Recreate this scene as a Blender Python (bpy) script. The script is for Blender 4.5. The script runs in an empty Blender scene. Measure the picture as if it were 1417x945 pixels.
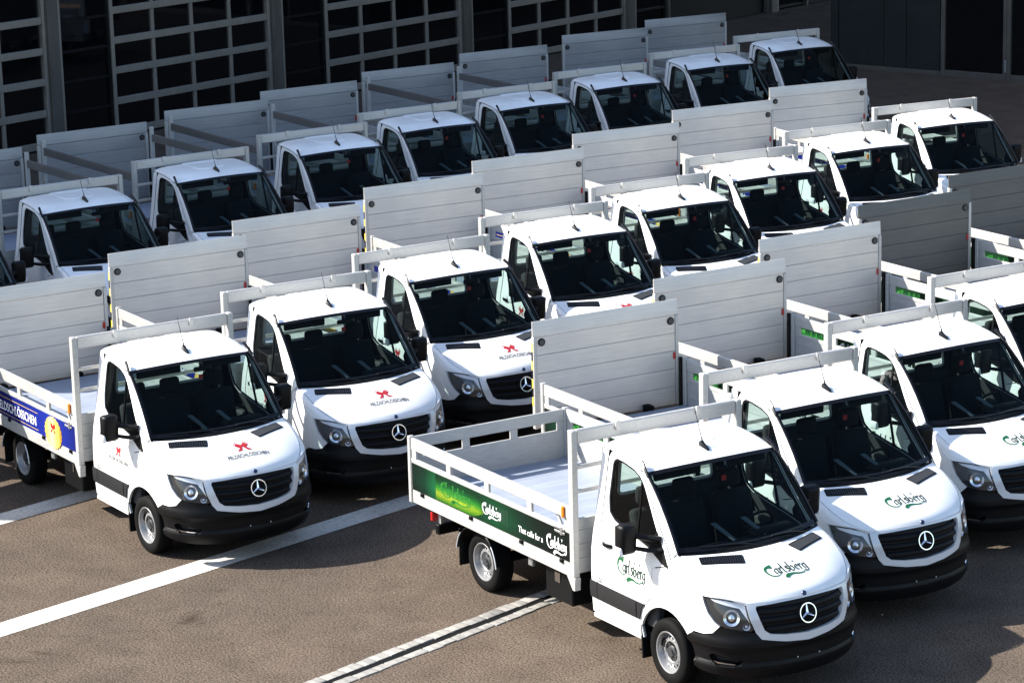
import bpy, bmesh, math, random
import numpy as np
from mathutils import Vector, Matrix
from mathutils.geometry import delaunay_2d_cdt
rnd = random.Random(7)
S = bpy.context.scene
C = S.collection
R_ = math.radians

# ------------------------------------------------------------------ camera
F_PX, CX, CY, CZ, YAW, PITCH, ROLL = 3867.098, 22.33693, -16.22985, 10.14099, 2.597485, -0.235623, -0.0258746
fw = Vector((math.cos(PITCH)*math.cos(YAW), math.cos(PITCH)*math.sin(YAW), math.sin(PITCH)))
rt = fw.cross(Vector((0, 0, 1))).normalized(); up = rt.cross(fw)
rt2 = rt*math.cos(ROLL)+up*math.sin(ROLL); up2 = -rt*math.sin(ROLL)+up*math.cos(ROLL)
cd = bpy.data.cameras.new('camera'); cam = bpy.data.objects.new('camera', cd); C.objects.link(cam)
mw = Matrix((rt2, up2, -fw)).transposed().to_4x4(); mw.translation = (CX, CY, CZ); cam.matrix_world = mw
cd.sensor_width = 36; cd.lens = 36*F_PX/1417; cd.clip_end = 3000; cd.clip_start = 0.5
S.camera = cam
# ------------------------------------------------------------------ world and sun
LIGHT = Vector((0.78, 1.0, -1.0)).normalized()
elev = math.asin(-LIGHT.z); az = math.atan2(-LIGHT.x, -LIGHT.y)
W = bpy.data.worlds.new('World'); S.world = W; W.use_nodes = True
nt = W.node_tree; nt.nodes.clear()
o_ = nt.nodes.new('ShaderNodeOutputWorld'); b_ = nt.nodes.new('ShaderNodeBackground'); s_ = nt.nodes.new('ShaderNodeTexSky')
s_.sky_type = 'NISHITA'; s_.sun_disc = False; s_.sun_elevation = elev; s_.sun_rotation = az % (2*math.pi)
b_.inputs[1].default_value = 0.118
nt.links.new(s_.outputs[0], b_.inputs[0]); nt.links.new(b_.outputs[0], o_.inputs[0])
sd = bpy.data.lights.new('sun', 'SUN'); sd.energy = 5.0; sd.angle = R_(0.5); sd.color = (1.0, 0.955, 0.88)
so = bpy.data.objects.new('sun', sd); C.objects.link(so); so.rotation_euler = LIGHT.to_track_quat('-Z', 'Y').to_euler(); so.location = (0, 0, 40)
S.view_settings.view_transform = 'Standard'; S.view_settings.look = 'None'; S.view_settings.exposure = 1.38; S.view_settings.gamma = 1.0

# ------------------------------------------------------------------ materials
def new_mat(name):
    m = bpy.data.materials.new(name); m.use_nodes = True
    n = m.node_tree; p = n.nodes['Principled BSDF']
    return m, n, p
def simple(name, col, rough=0.5, metal=0.0, spec=0.5, coat=0.0, bump=None):
    m, n, p = new_mat(name)
    p.inputs['Base Color'].default_value = (*col, 1); p.inputs['Roughness'].default_value = rough
    p.inputs['Metallic'].default_value = metal; p.inputs['Specular IOR Level'].default_value = spec
    p.inputs['Coat Weight'].default_value = coat; p.inputs['Coat Roughness'].default_value = 0.05
    if bump:
        tc = n.nodes.new('ShaderNodeTexCoord'); nz = n.nodes.new('ShaderNodeTexNoise'); bp = n.nodes.new('ShaderNodeBump')
        nz.inputs['Scale'].default_value = bump[0]; bp.inputs['Strength'].default_value = bump[1]; bp.inputs['Distance'].default_value = 0.01
        n.links.new(tc.outputs['Object'], nz.inputs['Vector']); n.links.new(nz.outputs['Fac'], bp.inputs['Height']); n.links.new(bp.outputs[0], p.inputs['Normal'])
    return m
def noise_mix(n, scale, c1, c2, lo=0.35, hi=0.65, detail=4, vec=None, dist=0.0):
    nz = n.nodes.new('ShaderNodeTexNoise'); nz.inputs['Scale'].default_value = scale; nz.inputs['Detail'].default_value = detail
    nz.inputs['Distortion'].default_value = dist
    if vec is not None: n.links.new(vec, nz.inputs['Vector'])
    cr = n.nodes.new('ShaderNodeValToRGB'); cr.color_ramp.elements[0].position = lo; cr.color_ramp.elements[1].position = hi
    cr.color_ramp.elements[0].color = (*c1, 1); cr.color_ramp.elements[1].color = (*c2, 1)
    n.links.new(nz.outputs['Fac'], cr.inputs['Fac'])
    return cr.outputs['Color'], nz.outputs['Fac']
def mapping(n, scale):
    tc = n.nodes.new('ShaderNodeTexCoord'); mp = n.nodes.new('ShaderNodeMapping'); mp.inputs['Scale'].default_value = scale
    n.links.new(tc.outputs['Object'], mp.inputs['Vector']); return mp.outputs['Vector'], tc.outputs['Object']
def mul(n, a, b, fac=1.0, mode='MULTIPLY'):
    mx = n.nodes.new('ShaderNodeMix'); mx.data_type = 'RGBA'; mx.blend_type = mode; mx.inputs['Factor'].default_value = fac
    n.links.new(a, mx.inputs[6]); n.links.new(b, mx.inputs[7]); return mx.outputs[2]

def mat_asphalt():
    m, n, p = new_mat('asphalt')
    tc = n.nodes.new('ShaderNodeTexCoord'); v = tc.outputs['Object']
    big, _ = noise_mix(n, 0.22, (0.088, 0.0715, 0.059), (0.116, 0.090, 0.071), 0.3, 0.72, 6, v, 0.6)
    mid, _ = noise_mix(n, 1.7, (0.83, 0.825, 0.82), (1.11, 1.10, 1.085), 0.3, 0.7, 9, v, 0.5)
    fine, ff = noise_mix(n, 44, (0.40, 0.39, 0.38), (1.58, 1.57, 1.54), 0.34, 0.66, 8, v, 0.0)
    spk, _ = noise_mix(n, 150, (0.60, 0.60, 0.60), (1.40, 1.40, 1.40), 0.35, 0.65, 2, v)
    oil, _ = noise_mix(n, 0.85, (0.50, 0.48, 0.47), (1, 1, 1), 0.25, 0.35, 6, v, 0.8)
    # light grit specks
    vo = n.nodes.new('ShaderNodeTexVoronoi'); vo.inputs['Scale'].default_value = 14; n.links.new(v, vo.inputs['Vector'])
    cr = n.nodes.new('ShaderNodeValToRGB'); cr.color_ramp.elements[0].position = 0.07; cr.color_ramp.elements[0].color = (1.9, 1.85, 1.75, 1)
    cr.color_ramp.elements[1].position = 0.13; cr.color_ramp.elements[1].color = (1, 1, 1, 1); n.links.new(vo.outputs['Distance'], cr.inputs['Fac'])
    c = mul(n, big, mid); c = mul(n, c, fine); c = mul(n, c, spk); c = mul(n, c, oil); c = mul(n, c, cr.outputs['Color'], 0.6)
    # scattered dark chips and pits
    v2 = n.nodes.new('ShaderNodeTexVoronoi'); v2.inputs['Scale'].default_value = 7; n.links.new(v, v2.inputs['Vector'])
    d2 = n.nodes.new('ShaderNodeValToRGB'); d2.color_ramp.elements[0].position = 0.09; d2.color_ramp.elements[0].color = (0.35, 0.34, 0.33, 1)
    d2.color_ramp.elements[1].position = 0.15; d2.color_ramp.elements[1].color = (1, 1, 1, 1); n.links.new(v2.outputs['Distance'], d2.inputs['Fac'])
    c = mul(n, c, d2.outputs['Color'], 0.6)
    # hairline cracks
    mpv, _ = mapping(n, (1, 1, 1)); wv = n.nodes.new('ShaderNodeTexVoronoi'); wv.feature = 'DISTANCE_TO_EDGE'; wv.inputs['Scale'].default_value = 0.33
    dn = n.nodes.new('ShaderNodeTexNoise'); dn.inputs['Scale'].default_value = 1.3; dn.inputs['Detail'].default_value = 6; n.links.new(v, dn.inputs['Vector'])
    add = n.nodes.new('ShaderNodeMix'); add.data_type = 'RGBA'; add.blend_type = 'ADD'; add.inputs['Factor'].default_value = 0.9
    n.links.new(v, add.inputs[6]); n.links.new(dn.outputs['Color'], add.inputs[7]); n.links.new(add.outputs[2], wv.inputs['Vector'])
    c2 = n.nodes.new('ShaderNodeValToRGB'); c2.color_ramp.elements[0].position = 0.0; c2.color_ramp.elements[0].color = (0.45, 0.45, 0.45, 1)
    c2.color_ramp.elements[1].position = 0.006; c2.color_ramp.elements[1].color = (1, 1, 1, 1); n.links.new(wv.outputs['Distance'], c2.inputs['Fac'])
    c = mul(n, c, c2.outputs['Color'], 0.28)
    n.links.new(c, p.inputs['Base Color']); p.inputs['Roughness'].default_value = 0.95; p.inputs['Specular IOR Level'].default_value = 0.0
    bp = n.nodes.new('ShaderNodeBump'); bp.inputs['Strength'].default_value = 0.08; bp.inputs['Distance'].default_value = 0.004
    n.links.new(ff, bp.inputs['Height']); n.links.new(bp.outputs[0], p.inputs['Normal'])
    return m
def mat_concrete(name, c1, c2, bump=0.4, sc=30):
    m, n, p = new_mat(name); tc = n.nodes.new('ShaderNodeTexCoord'); v = tc.outputs['Object']
    a, _ = noise_mix(n, 1.2, c1, c2, 0.3, 0.7, 6, v, 0.4); f, ff = noise_mix(n, sc, (0.72, 0.72, 0.72), (1.12, 1.12, 1.12), 0.3, 0.65, 5, v)
    n.links.new(mul(n, a, f), p.inputs['Base Color']); p.inputs['Roughness'].default_value = 0.85
    bp = n.nodes.new('ShaderNodeBump'); bp.inputs['Strength'].default_value = bump; bp.inputs['Distance'].default_value = 0.01
    n.links.new(ff, bp.inputs['Height']); n.links.new(bp.outputs[0], p.inputs['Normal']); return m
def mat_paint():
    m, n, p = new_mat('white_paint')
    v, ob = mapping(n, (1, 1, 1))
    nz = n.nodes.new('ShaderNodeTexNoise'); nz.noise_dimensions = '4D'; nz.inputs['Scale'].default_value = 1.6; nz.inputs['Detail'].default_value = 7
    oi = n.nodes.new('ShaderNodeObjectInfo'); mu = n.nodes.new('ShaderNodeMath'); mu.operation = 'MULTIPLY'; mu.inputs[1].default_value = 37.0
    n.links.new(oi.outputs['Random'], mu.inputs[0]); n.links.new(mu.outputs[0], nz.inputs['W']); n.links.new(ob, nz.inputs['Vector'])
    cr = n.nodes.new('ShaderNodeValToRGB'); cr.color_ramp.elements[0].position = 0.36; cr.color_ramp.elements[1].position = 0.62
    cr.color_ramp.elements[0].color = (0.72, 0.715, 0.70, 1); cr.color_ramp.elements[1].color = (0.83, 0.83, 0.82, 1); n.links.new(nz.outputs['Fac'], cr.inputs['Fac']); a = cr.outputs['Color']
    p.inputs['Roughness'].default_value = 0.32; p.inputs['Coat Weight'].default_value = 0.5; p.inputs['Coat Roughness'].default_value = 0.04
    n.links.new(a, p.inputs['Base Color'])
    # the inner side of the sheet metal carries the dark cab lining
    p2 = n.nodes.new('ShaderNodeBsdfPrincipled'); p2.inputs['Base Color'].default_value = (0.03, 0.031, 0.033, 1); p2.inputs['Roughness'].default_value = 0.8
    g = n.nodes.new('ShaderNodeNewGeometry'); mx = n.nodes.new('ShaderNodeMixShader')
    n.links.new(g.outputs['Backfacing'], mx.inputs[0]); n.links.new(p.outputs[0], mx.inputs[1]); n.links.new(p2.outputs[0], mx.inputs[2])
    n.links.new(mx.outputs[0], n.nodes['Material Output'].inputs[0]); return m
def mat_alu(name, base, metal=0.6, rough=0.42, streak=(0.5, 14, 60), var=0.10):
    m, n, p = new_mat(name)
    v, ob = mapping(n, streak)
    lo = tuple(c*(1-var) for c in base); hi = tuple(min(1, c*(1+var)) for c in base)
    a, f = noise_mix(n, 2.2, lo, hi, 0.3, 0.7, 5, v); b, _ = noise_mix(n, 1.3, (0.9, 0.9, 0.91), (1.04, 1.03, 1.0), 0.35, 0.7, 3, ob)
    n.links.new(mul(n, a, b), p.inputs['Base Color']); p.inputs['Metallic'].default_value = metal
    mr = n.nodes.new('ShaderNodeMapRange'); mr.inputs[3].default_value = rough-0.08; mr.inputs[4].default_value = rough+0.12
    n.links.new(f, mr.inputs[0]); n.links.new(mr.outputs[0], p.inputs['Roughness'])
    return m
def mat_glass(name, tint, refl=1.0):
    m, n, p = new_mat(name); n.nodes.remove(p)
    t = n.nodes.new('ShaderNodeBsdfTransparent'); t.inputs[0].default_value = (*tint, 1)
    g = n.nodes.new('ShaderNodeBsdfGlossy'); g.inputs['Roughness'].default_value = 0.015; g.inputs[0].default_value = (refl, refl, refl, 1)
    fr = n.nodes.new('ShaderNodeFresnel'); ge = n.nodes.new('ShaderNodeNewGeometry'); mr = n.nodes.new('ShaderNodeMapRange'); mr.inputs[3].default_value = 1.5; mr.inputs[4].default_value = 1/1.5; n.links.new(ge.outputs['Backfacing'], mr.inputs[0]); n.links.new(mr.outputs[0], fr.inputs[0])
    mx = n.nodes.new('ShaderNodeMixShader'); n.links.new(fr.outputs[0], mx.inputs[0]); n.links.new(t.outputs[0], mx.inputs[1]); n.links.new(g.outputs[0], mx.inputs[2])
    n.links.new(mx.outputs[0], n.nodes['Material Output'].inputs[0]); return m
def mat_print(name, build):
    m, n, p = new_mat(name); tc = n.nodes.new('ShaderNodeTexCoord'); sx = n.nodes.new('ShaderNodeSeparateXYZ'); n.links.new(tc.outputs['Object'], sx.inputs[0])
    build(n, p, tc, sx); p.inputs['Roughness'].default_value = 0.5; p.inputs['Specular IOR Level'].default_value = 0.2; return m
def ramp(n, src, lo, hi, stops):
    mr = n.nodes.new('ShaderNodeMapRange'); mr.inputs[1].default_value = lo; mr.inputs[2].default_value = hi; n.links.new(src, mr.inputs[0])
    cr = n.nodes.new('ShaderNodeValToRGB'); e = cr.color_ramp.elements
    while len(e) < len(stops): e.new(0.5)
    for k, (ps, col) in enumerate(stops): e[k].position = ps; e[k].color = (*col, 1)
    n.links.new(mr.outputs[0], cr.inputs[0]); return cr.outputs[0]

M = {}
M['asphalt'] = mat_asphalt()
M['strip'] = mat_concrete('pale_concrete', (0.36, 0.345, 0.315), (0.58, 0.55, 0.50), 0.3, 18)
M['edge_block'] = mat_concrete('white_stone', (0.17, 0.162, 0.148), (0.38, 0.36, 0.325), 1.0, 14)
M['paint'] = mat_paint()
M['black'] = simple('black_plastic', (0.005, 0.005, 0.0055), 0.42, spec=0.16, bump=(180, 0.15))
M['trim'] = simple('dark_grey_plastic', (0.017, 0.017, 0.018), 0.5, spec=0.2, bump=(150, 0.15))
M['gloss_black'] = simple('gloss_black', (0.005, 0.005, 0.006), 0.2, spec=0.25)
M['grille_black'] = simple('grille_black', (0.004, 0.004, 0.005), 0.45, spec=0.15)
M['silver_paint'] = simple('pale_grey_paint', (0.62, 0.63, 0.65), 0.3, 0.15, coat=0.4)
M['chrome'] = simple('chrome', (0.82, 0.83, 0.85), 0.09, 1.0)
M['tyre'] = simple('rubber', (0.0045, 0.0045, 0.0045), 0.75, spec=0.10, bump=(60, 0.3))
M['rim'] = simple('silver_steel', (0.30, 0.30, 0.305), 0.38, 0.55)
M['hub'] = simple('hub_grey', (0.05, 0.052, 0.055), 0.4, 0.3)
M['glass'] = mat_glass('tinted_windscreen', (0.48, 0.575, 0.57), 0.14)
M['side_glass'] = mat_glass('tinted_side_glass', (0.70, 0.80, 0.78), 0.5)
M['lens'] = mat_glass('clear_lens', (0.92, 0.93, 0.94))
M['lamp_dark'] = simple('lamp_housing', (0.05, 0.05, 0.053), 0.3, 0.3)
M['lamp_silver'] = simple('lamp_reflector', (0.80, 0.81, 0.84), 0.2, 0.85)
M['lamp_pale'] = simple('pale_lamp_trim', (0.78, 0.78, 0.80), 0.25, 0.0)
M['amber'] = simple('amber_lens', (0.75, 0.20, 0.01), 0.3)
M['red'] = simple('red_lens', (0.42, 0.012, 0.010), 0.3)
M['red_card'] = simple('red_card', (0.60, 0.03, 0.025), 0.5)
M['white_card'] = simple('white_card', (0.8, 0.8, 0.8), 0.6)
M['seat'] = simple('seat_cloth', (0.006, 0.0065, 0.008), 0.9, bump=(120, 0.4))
M['dash'] = simple('dash_plastic', (0.005, 0.0055, 0.007), 0.6, spec=0.25)
M['dash_strip'] = simple('dash_strip', (0.11, 0.13, 0.15), 0.4)
M['lining'] = simple('cab_lining', (0.032, 0.034, 0.036), 0.8)
M['alu'] = mat_alu('brushed_aluminium', (0.50, 0.487, 0.465), 0.35, 0.45)
M['bed_alu'] = mat_alu('anodised_aluminium', (0.43, 0.425, 0.405), 0.2, 0.5, (4, 4, 30))
M['bed_floor'] = mat_alu('bed_floor_coating', (0.29, 0.325, 0.40), 0.2, 0.5, (6, 0.6, 1))
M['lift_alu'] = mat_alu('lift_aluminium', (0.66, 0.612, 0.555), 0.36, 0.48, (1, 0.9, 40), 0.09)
M['lift_shaded'] = mat_alu('shaded_lift_aluminium', (0.33, 0.32, 0.315), 0.35, 0.5, (1, 0.9, 40), 0.12)  # back-row copy of the lift aluminium, shade of the row put into its colour
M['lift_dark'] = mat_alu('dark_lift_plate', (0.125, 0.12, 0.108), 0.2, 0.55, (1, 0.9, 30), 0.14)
M['seam'] = simple('seam_dark', (0.09, 0.09, 0.09), 0.7)
M['chassis'] = simple('chassis_black', (0.006, 0.006, 0.006), 0.7, spec=0.1)
M['steel'] = simple('galvanised_steel', (0.35, 0.35, 0.35), 0.45, 0.7)
M['yellow'] = simple('hazard_yellow', (0.75, 0.55, 0.06), 0.5)
M['navy'] = simple('badge_blue', (0.02, 0.03, 0.09), 0.3)
M['logo_dark'] = simple('print_dark_green', (0.005, 0.028, 0.016), 0.5)
M['rail_grey'] = mat_alu('dark_grey_rail', (0.13, 0.125, 0.12), 0.2, 0.55)  # even dark grey for the tall bed rails
M['logo_green'] = simple('print_green', (0.003, 0.085, 0.026), 0.5)
M['logo_red'] = simple('print_red', (0.34, 0.008, 0.012), 0.5)
M['logo_grey'] = simple('print_charcoal', (0.012, 0.012, 0.014), 0.5)
M['logo_faint'] = simple('print_pale_grey', (0.42, 0.42, 0.43), 0.5)
M['emboss_green'] = simple('print_leaf_green', (0.02, 0.15, 0.02), 0.4)
M['print_white'] = simple('print_white', (0.85, 0.85, 0.85), 0.5)
M['print_gold'] = simple('print_gold', (0.62, 0.42, 0.10), 0.5)
def _green(n, p, tc, sx):
    a = ramp(n, sx.outputs['X'], -5.05, -1.6, [(0, (0.001, 0.006, 0.004)), (0.10, (0.002, 0.022, 0.010)), (0.165, (0.004, 0.08, 0.026)), (0.178, (0.001, 0.010, 0.005)), (0.40, (0.001, 0.022, 0.008)), (0.55, (0.002, 0.050, 0.016)), (0.70, (0.001, 0.018, 0.008)), (0.82, (0.0005, 0.005, 0.003)), (1, (0.0005, 0.003, 0.002))])
    b = ramp(n, sx.outputs['Z'], 0.88, 1.28, [(0, (0.35, 0.4, 0.38)), (0.4, (1, 1, 1)), (0.8, (0.6, 0.65, 0.6)), (1, (0.4, 0.42, 0.4))])
    n.links.new(mul(n, a, b), p.inputs['Base Color'])
M['ad_green'] = mat_print('green_advert_print', _green)
def _bottle(n, p, tc, sx):
    a = ramp(n, sx.outputs['Z'], 0.90, 1.27, [(0, (0.001, 0.015, 0.005)), (0.10, (0.03, 0.12, 0.008)), (0.28, (0.20, 0.26, 0.016)), (0.44, (0.025, 0.17, 0.018)), (0.60, (0.003, 0.06, 0.014)), (0.74, (0.001, 0.022, 0.007)), (0.9, (0.001, 0.022, 0.007)), (1, (0.001, 0.012, 0.006))])
    b = ramp(n, sx.outputs['X'], -4.45, -3.35, [(0, (0.85, 0.85, 0.8)), (0.5, (1.05, 1.1, 1)), (0.85, (0.6, 0.8, 0.6)), (1, (0.10, 0.3, 0.12))])
    nz, _ = noise_mix(n, 55, (0.55, 0.7, 0.5), (1.35, 1.25, 1.3), 0.35, 0.65, 3, tc.outputs['Object'])
    n.links.new(mul(n, mul(n, a, b), nz), p.inputs['Base Color'])
M['ad_bottle'] = mat_print('bottle_print', _bottle)
M['ad_neck'] = simple('bottle_neck_print', (0.004, 0.03, 0.014), 0.4)
def _blue(n, p, tc, sx):
    a = ramp(n, sx.outputs['X'], -5.05, -1.6, [(0, (0.002, 0.005, 0.06)), (0.5, (0.003, 0.008, 0.12)), (0.8, (0.008, 0.02, 0.23)), (1, (0.003, 0.007, 0.10))])
    n.links.new(a, p.inputs['Base Color'])
M['ad_blue'] = mat_print('blue_advert_print', _blue)
def _cap(n, p, tc, sx):
    a = ramp(n, sx.outputs['X'], -2.48, -2.06, [(0, (0.65, 0.40, 0.08)), (0.35, (0.85, 0.66, 0.28)), (0.7, (0.80, 0.50, 0.10)), (1, (0.35, 0.17, 0.03))])
    n.links.new(a, p.inputs['Base Color'])
M['ad_cap'] = mat_print('gold_cap_print', _cap)
M['facade_metal'] = mat_alu('facade_metal', (0.12, 0.108, 0.094), 0.3, 0.5, (3, 3, 0.6), 0.15)
M['door_rail'] = mat_alu('door_rail_aluminium', (0.29, 0.258, 0.222), 0.35, 0.5, (20, 0.5, 2), 0.15)
M['facade_dark'] = simple('dark_frame', (0.006, 0.006, 0.0065), 0.5, spec=0.2)
M['pane'] = simple('dark_window_glass', (0.003, 0.003, 0.004), 0.025, 0.0, 0.9)
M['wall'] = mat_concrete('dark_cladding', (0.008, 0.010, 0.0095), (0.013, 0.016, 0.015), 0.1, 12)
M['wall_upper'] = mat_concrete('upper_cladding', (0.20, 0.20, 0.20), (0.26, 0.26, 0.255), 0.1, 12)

# ------------------------------------------------------------------ object helpers
def empty(name, loc=(0, 0, 0), rz=0, label=None, cat=None, group=None):
    o = bpy.data.objects.new(name, None); C.objects.link(o); o.location = loc; o.rotation_euler = (0, 0, rz); o.empty_display_size = 0.3
    if label: o['label'] = label
    if cat: o['category'] = cat
    if group: o['group'] = group
    return o
def put(name, me, parent=None, kind=None, loc=None, label=None):
    o = bpy.data.objects.new(name, me); C.objects.link(o)
    if parent is not None: o.parent = parent
    if kind: o['kind'] = kind
    if loc is not None: o.location = loc
    if label: o['label'] = label
    return o
def finish(bm, name, mats, smooth=True, angle=32, recalc=False):
    if recalc: bmesh.ops.recalc_face_normals(bm, faces=bm.faces)
    me = bpy.data.meshes.new(name); bm.to_mesh(me); bm.free()
    for x in (mats if isinstance(mats, (list, tuple)) else [mats]): me.materials.append(M[x])
    if smooth:
        for p in me.polygons: p.use_smooth = True
        me.set_sharp_from_angle(angle=R_(angle))
    return me
def box(bm, a, b, bev=0.0, rot=None, seg=1, mi=0):
    a = Vector(a); b = Vector(b); c = (a+b)/2; d = b-a
    r = bmesh.ops.create_cube(bm, size=1.0); vs = r['verts']
    bmesh.ops.scale(bm, vec=[abs(x) for x in d], verts=vs)
    fs = list({f for v in vs for f in v.link_faces})
    if bev:
        es = list({e for v in vs for e in v.link_edges})
        rr = bmesh.ops.bevel(bm, geom=es, offset=bev, segments=seg, affect='EDGES', profile=0.5)
        vs = list({v for f in rr['faces'] for v in f.verts} | {v for v in vs if v.is_valid})
        fs = list({f for v in vs for f in v.link_faces})
    if rot is not None: bmesh.ops.rotate(bm, cent=(0, 0, 0), matrix=rot, verts=vs)
    bmesh.ops.translate(bm, vec=c, verts=vs)
    for f in fs: f.material_index = mi
    return vs
def mbox(name, mat, *boxes, bev=0.004, angle=28):
    bm = bmesh.new()
    for a, b in boxes: box(bm, a, b, bev)
    return finish(bm, name, mat, angle=angle)
def tube(bm, pts, r, n=8, r1=None):
    pts = [Vector(p) for p in pts]; rings = []
    for i, p in enumerate(pts):
        t = (pts[min(i+1, len(pts)-1)]-pts[max(i-1, 0)]).normalized()
        a = t.orthogonal().normalized() if i == 0 else (prev - t*prev.dot(t)).normalized()
        prev = a; b = t.cross(a); rr = r if r1 is None else r+(r1-r)*i/(len(pts)-1)
        rings.append([bm.verts.new(p+a*rr*math.cos(2*math.pi*k/n)+b*rr*math.sin(2*math.pi*k/n)) for k in range(n)])
    for i in range(len(rings)-1):
        for k in range(n):
            bm.faces.new((rings[i][k], rings[i][(k+1) % n], rings[i+1][(k+1) % n], rings[i+1][k]))
    bm.faces.new(rings[0][::-1]); bm.faces.new(rings[-1])
def lathe(bm, prof, n=32, axis='Y', mi=0):   # prof: (radius, offset along axis)
    rings = []
    for r, h in prof:
        ring = []
        for k in range(n):
            a = 2*math.pi*k/n
            ring.append(bm.verts.new((r*math.cos(a), h, r*math.sin(a))))
        rings.append(ring)
    for i in range(len(rings)-1):
        for k in range(n):
            f = bm.faces.new((rings[i][k], rings[i+1][k], rings[i+1][(k+1) % n], rings[i][(k+1) % n])); f.material_index = mi
    return rings
def patch(bm, fn, nu, nv, flip=False):
    g = [[bm.verts.new(fn(i/nu, j/nv)) for j in range(nv+1)] for i in range(nu+1)]
    fs = []
    for i in range(nu):
        for j in range(nv):
            q = (g[i][j], g[i+1][j], g[i+1][j+1], g[i][j+1])
            fs.append(bm.faces.new(q[::-1] if flip else q))
    return g, fs
def inside(p, poly):
    x, y = p; c = False; n = len(poly)
    for i in range(n):
        x1, y1 = poly[i]; x2, y2 = poly[i-1]
        if (y1 > y) != (y2 > y) and x < (x2-x1)*(y-y1)/(y2-y1)+x1: c = not c
    return c
def densify(poly, step):
    out = []
    for i in range(len(poly)):
        a = Vector(poly[i]).to_2d(); b = Vector(poly[(i+1) % len(poly)]).to_2d(); k = max(1, int(math.ceil((b-a).length/step)))
        out += [tuple(a+(b-a)*t/k) for t in range(k)]
    return out
def rounded(poly, r, seg=4):
    out = []; n = len(poly)
    for i in range(n):
        p = Vector(poly[i]).to_2d(); a = Vector(poly[i-1]).to_2d()-p; b = Vector(poly[(i+1) % n]).to_2d()-p
        rr = min(r, a.length*0.45, b.length*0.45); p0 = p+a.normalized()*rr; p1 = p+b.normalized()*rr
        for k in range(seg+1):
            t = k/seg; out.append(tuple((1-t)**2*p0+2*t*(1-t)*p+t*t*p1))
    return out
def panel(bm, outline, fn, holes=(), step=0.07, thick=0.012, center=Vector((-0.3, 0, 1.1)), off=0.0, mi=0, outward=None):
    """trimmed sheet: outline (and holes) in a surface's own u,v; fn(u,v) -> point; edges folded inwards"""
    loops = [densify(outline, step)]+[densify(h, step) for h in holes]
    vs = []; es = []
    for lp in loops:
        b = len(vs); vs += [Vector(p) for p in lp]; es += [(b+i, b+(i+1) % len(lp)) for i in range(len(lp))]
    us = [p[0] for p in loops[0]]; vv = [p[1] for p in loops[0]]
    nb = len(vs); bd = np.array([tuple(v) for v in vs])
    for x in np.arange(min(us)+step*0.6, max(us), step):
        for y in np.arange(min(vv)+step*0.6, max(vv), step):
            if inside((x, y), loops[0]) and not any(inside((x, y), h) for h in loops[1:]):
                if np.min((bd[:, 0]-x)**2+(bd[:, 1]-y)**2) > (step*0.45)**2: vs.append(Vector((x, y)))
    r = delaunay_2d_cdt([v.to_2d() for v in vs], es, [], 1 if len(holes) == 0 else 0, 1e-6)
    ov, oe, of = r[0], r[1], r[2]; orig = r[3]
    P = [Vector(fn(v[0], v[1])) for v in ov]
    keep = []
    for f in of:
        c = (sum(ov[i][0] for i in f)/len(f), sum(ov[i][1] for i in f)/len(f))
        if inside(c, loops[0]) and not any(inside(c, h) for h in loops[1:]): keep.append(f)
    bv = {}
    def gv(i):
        if i not in bv: bv[i] = bm.verts.new(P[i])
        return bv[i]
    faces = []
    for f in keep:
        try: faces.append(bm.faces.new([gv(i) for i in f]))
        except ValueError: pass
    tot = 0
    for f in faces:
        f.normal_update(); o = outward if outward is not None else (f.calc_center_median()-center)
        tot += f.normal.dot(o)*f.calc_area()
    if tot < 0:
        for f in faces: f.normal_flip()
    for f in faces: f.material_index = mi
    for v in bv.values(): v.normal_update()
    if off:
        for v in bv.values(): v.co += v.normal*off
    if thick:
        be = [e for f in faces for e in f.edges if len(e.link_faces) == 1]
        nm = {}
        for e in be:
            for v in e.verts:
                if v not in nm: nm[v] = bm.verts.new(v.co-v.normal*thick)
        for e in be:
            f0 = e.link_faces[0]; l = [l for l in e.link_loops][0]; a, b = l.vert, l.link_loop_next.vert
            try:
                nf = bm.faces.new((b, a, nm[a], nm[b])); nf.material_index = mi
            except ValueError: pass
    return faces

# ------------------------------------------------------------------ truck body surfaces
_pl = np.array([(1.085, 0), (1.072, .2), (1.047, .36), (1.0, .5), (.93, .655), (.83, .79), (.70, .885), (.55, .938), (.35, .962), (.1, .972), (-.3, .978), (-.8, .98), (-1.28, .976), (-1.5, .97)])
def _smooth(p, sub=24):
    out = []; q = np.vstack([[p[1][0], -p[1][1]], p, 2*p[-1]-p[-2]])
    for i in range(1, len(q)-2):
        a, b, c, d = q[i-1], q[i], q[i+1], q[i+2]
        for t in np.arange(sub)/sub:
            out.append(0.5*((2*b)+(-a+c)*t+(2*a-5*b+4*c-d)*t*t+(-a+3*b-3*c+d)*t**3))
    out.append(p[-1]); return np.array(out)
PL = _smooth(_pl); _al = np.concatenate([[0], np.cumsum(np.hypot(*np.diff(PL, axis=0).T))])
_tan = np.gradient(PL, _al, axis=0); _nr = np.stack([_tan[:, 1], -_tan[:, 0]], 1); _nr /= np.linalg.norm(_nr, axis=1)[:, None]
def AX(x): return float(np.interp(-x, -PL[:, 0], _al))
def AY(y): return float(np.interp(y, PL[:len(PL)//1, 1][:24*10], _al[:24*10]))
_sz = [.15, .3, .45, .58, .75, .95, 1.1, 1.25, 1.35, 1.42, 1.75, 2.05, 2.2, 2.35]; _sv = [.05, .03, .015, .006, .001, 0, .006, .024, .042, .058, .112, .152, .178, .205]
_fz = [.15, .26, .34, .45, .60, .70, .80, .90, 1.0, 1.06, 1.15]; _fv = [.10, .05, .01, -.015, -.025, -.015, -.003, .0, .03, .055, .10]
A0_, A1_ = AY(.655), AX(.50)
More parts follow.
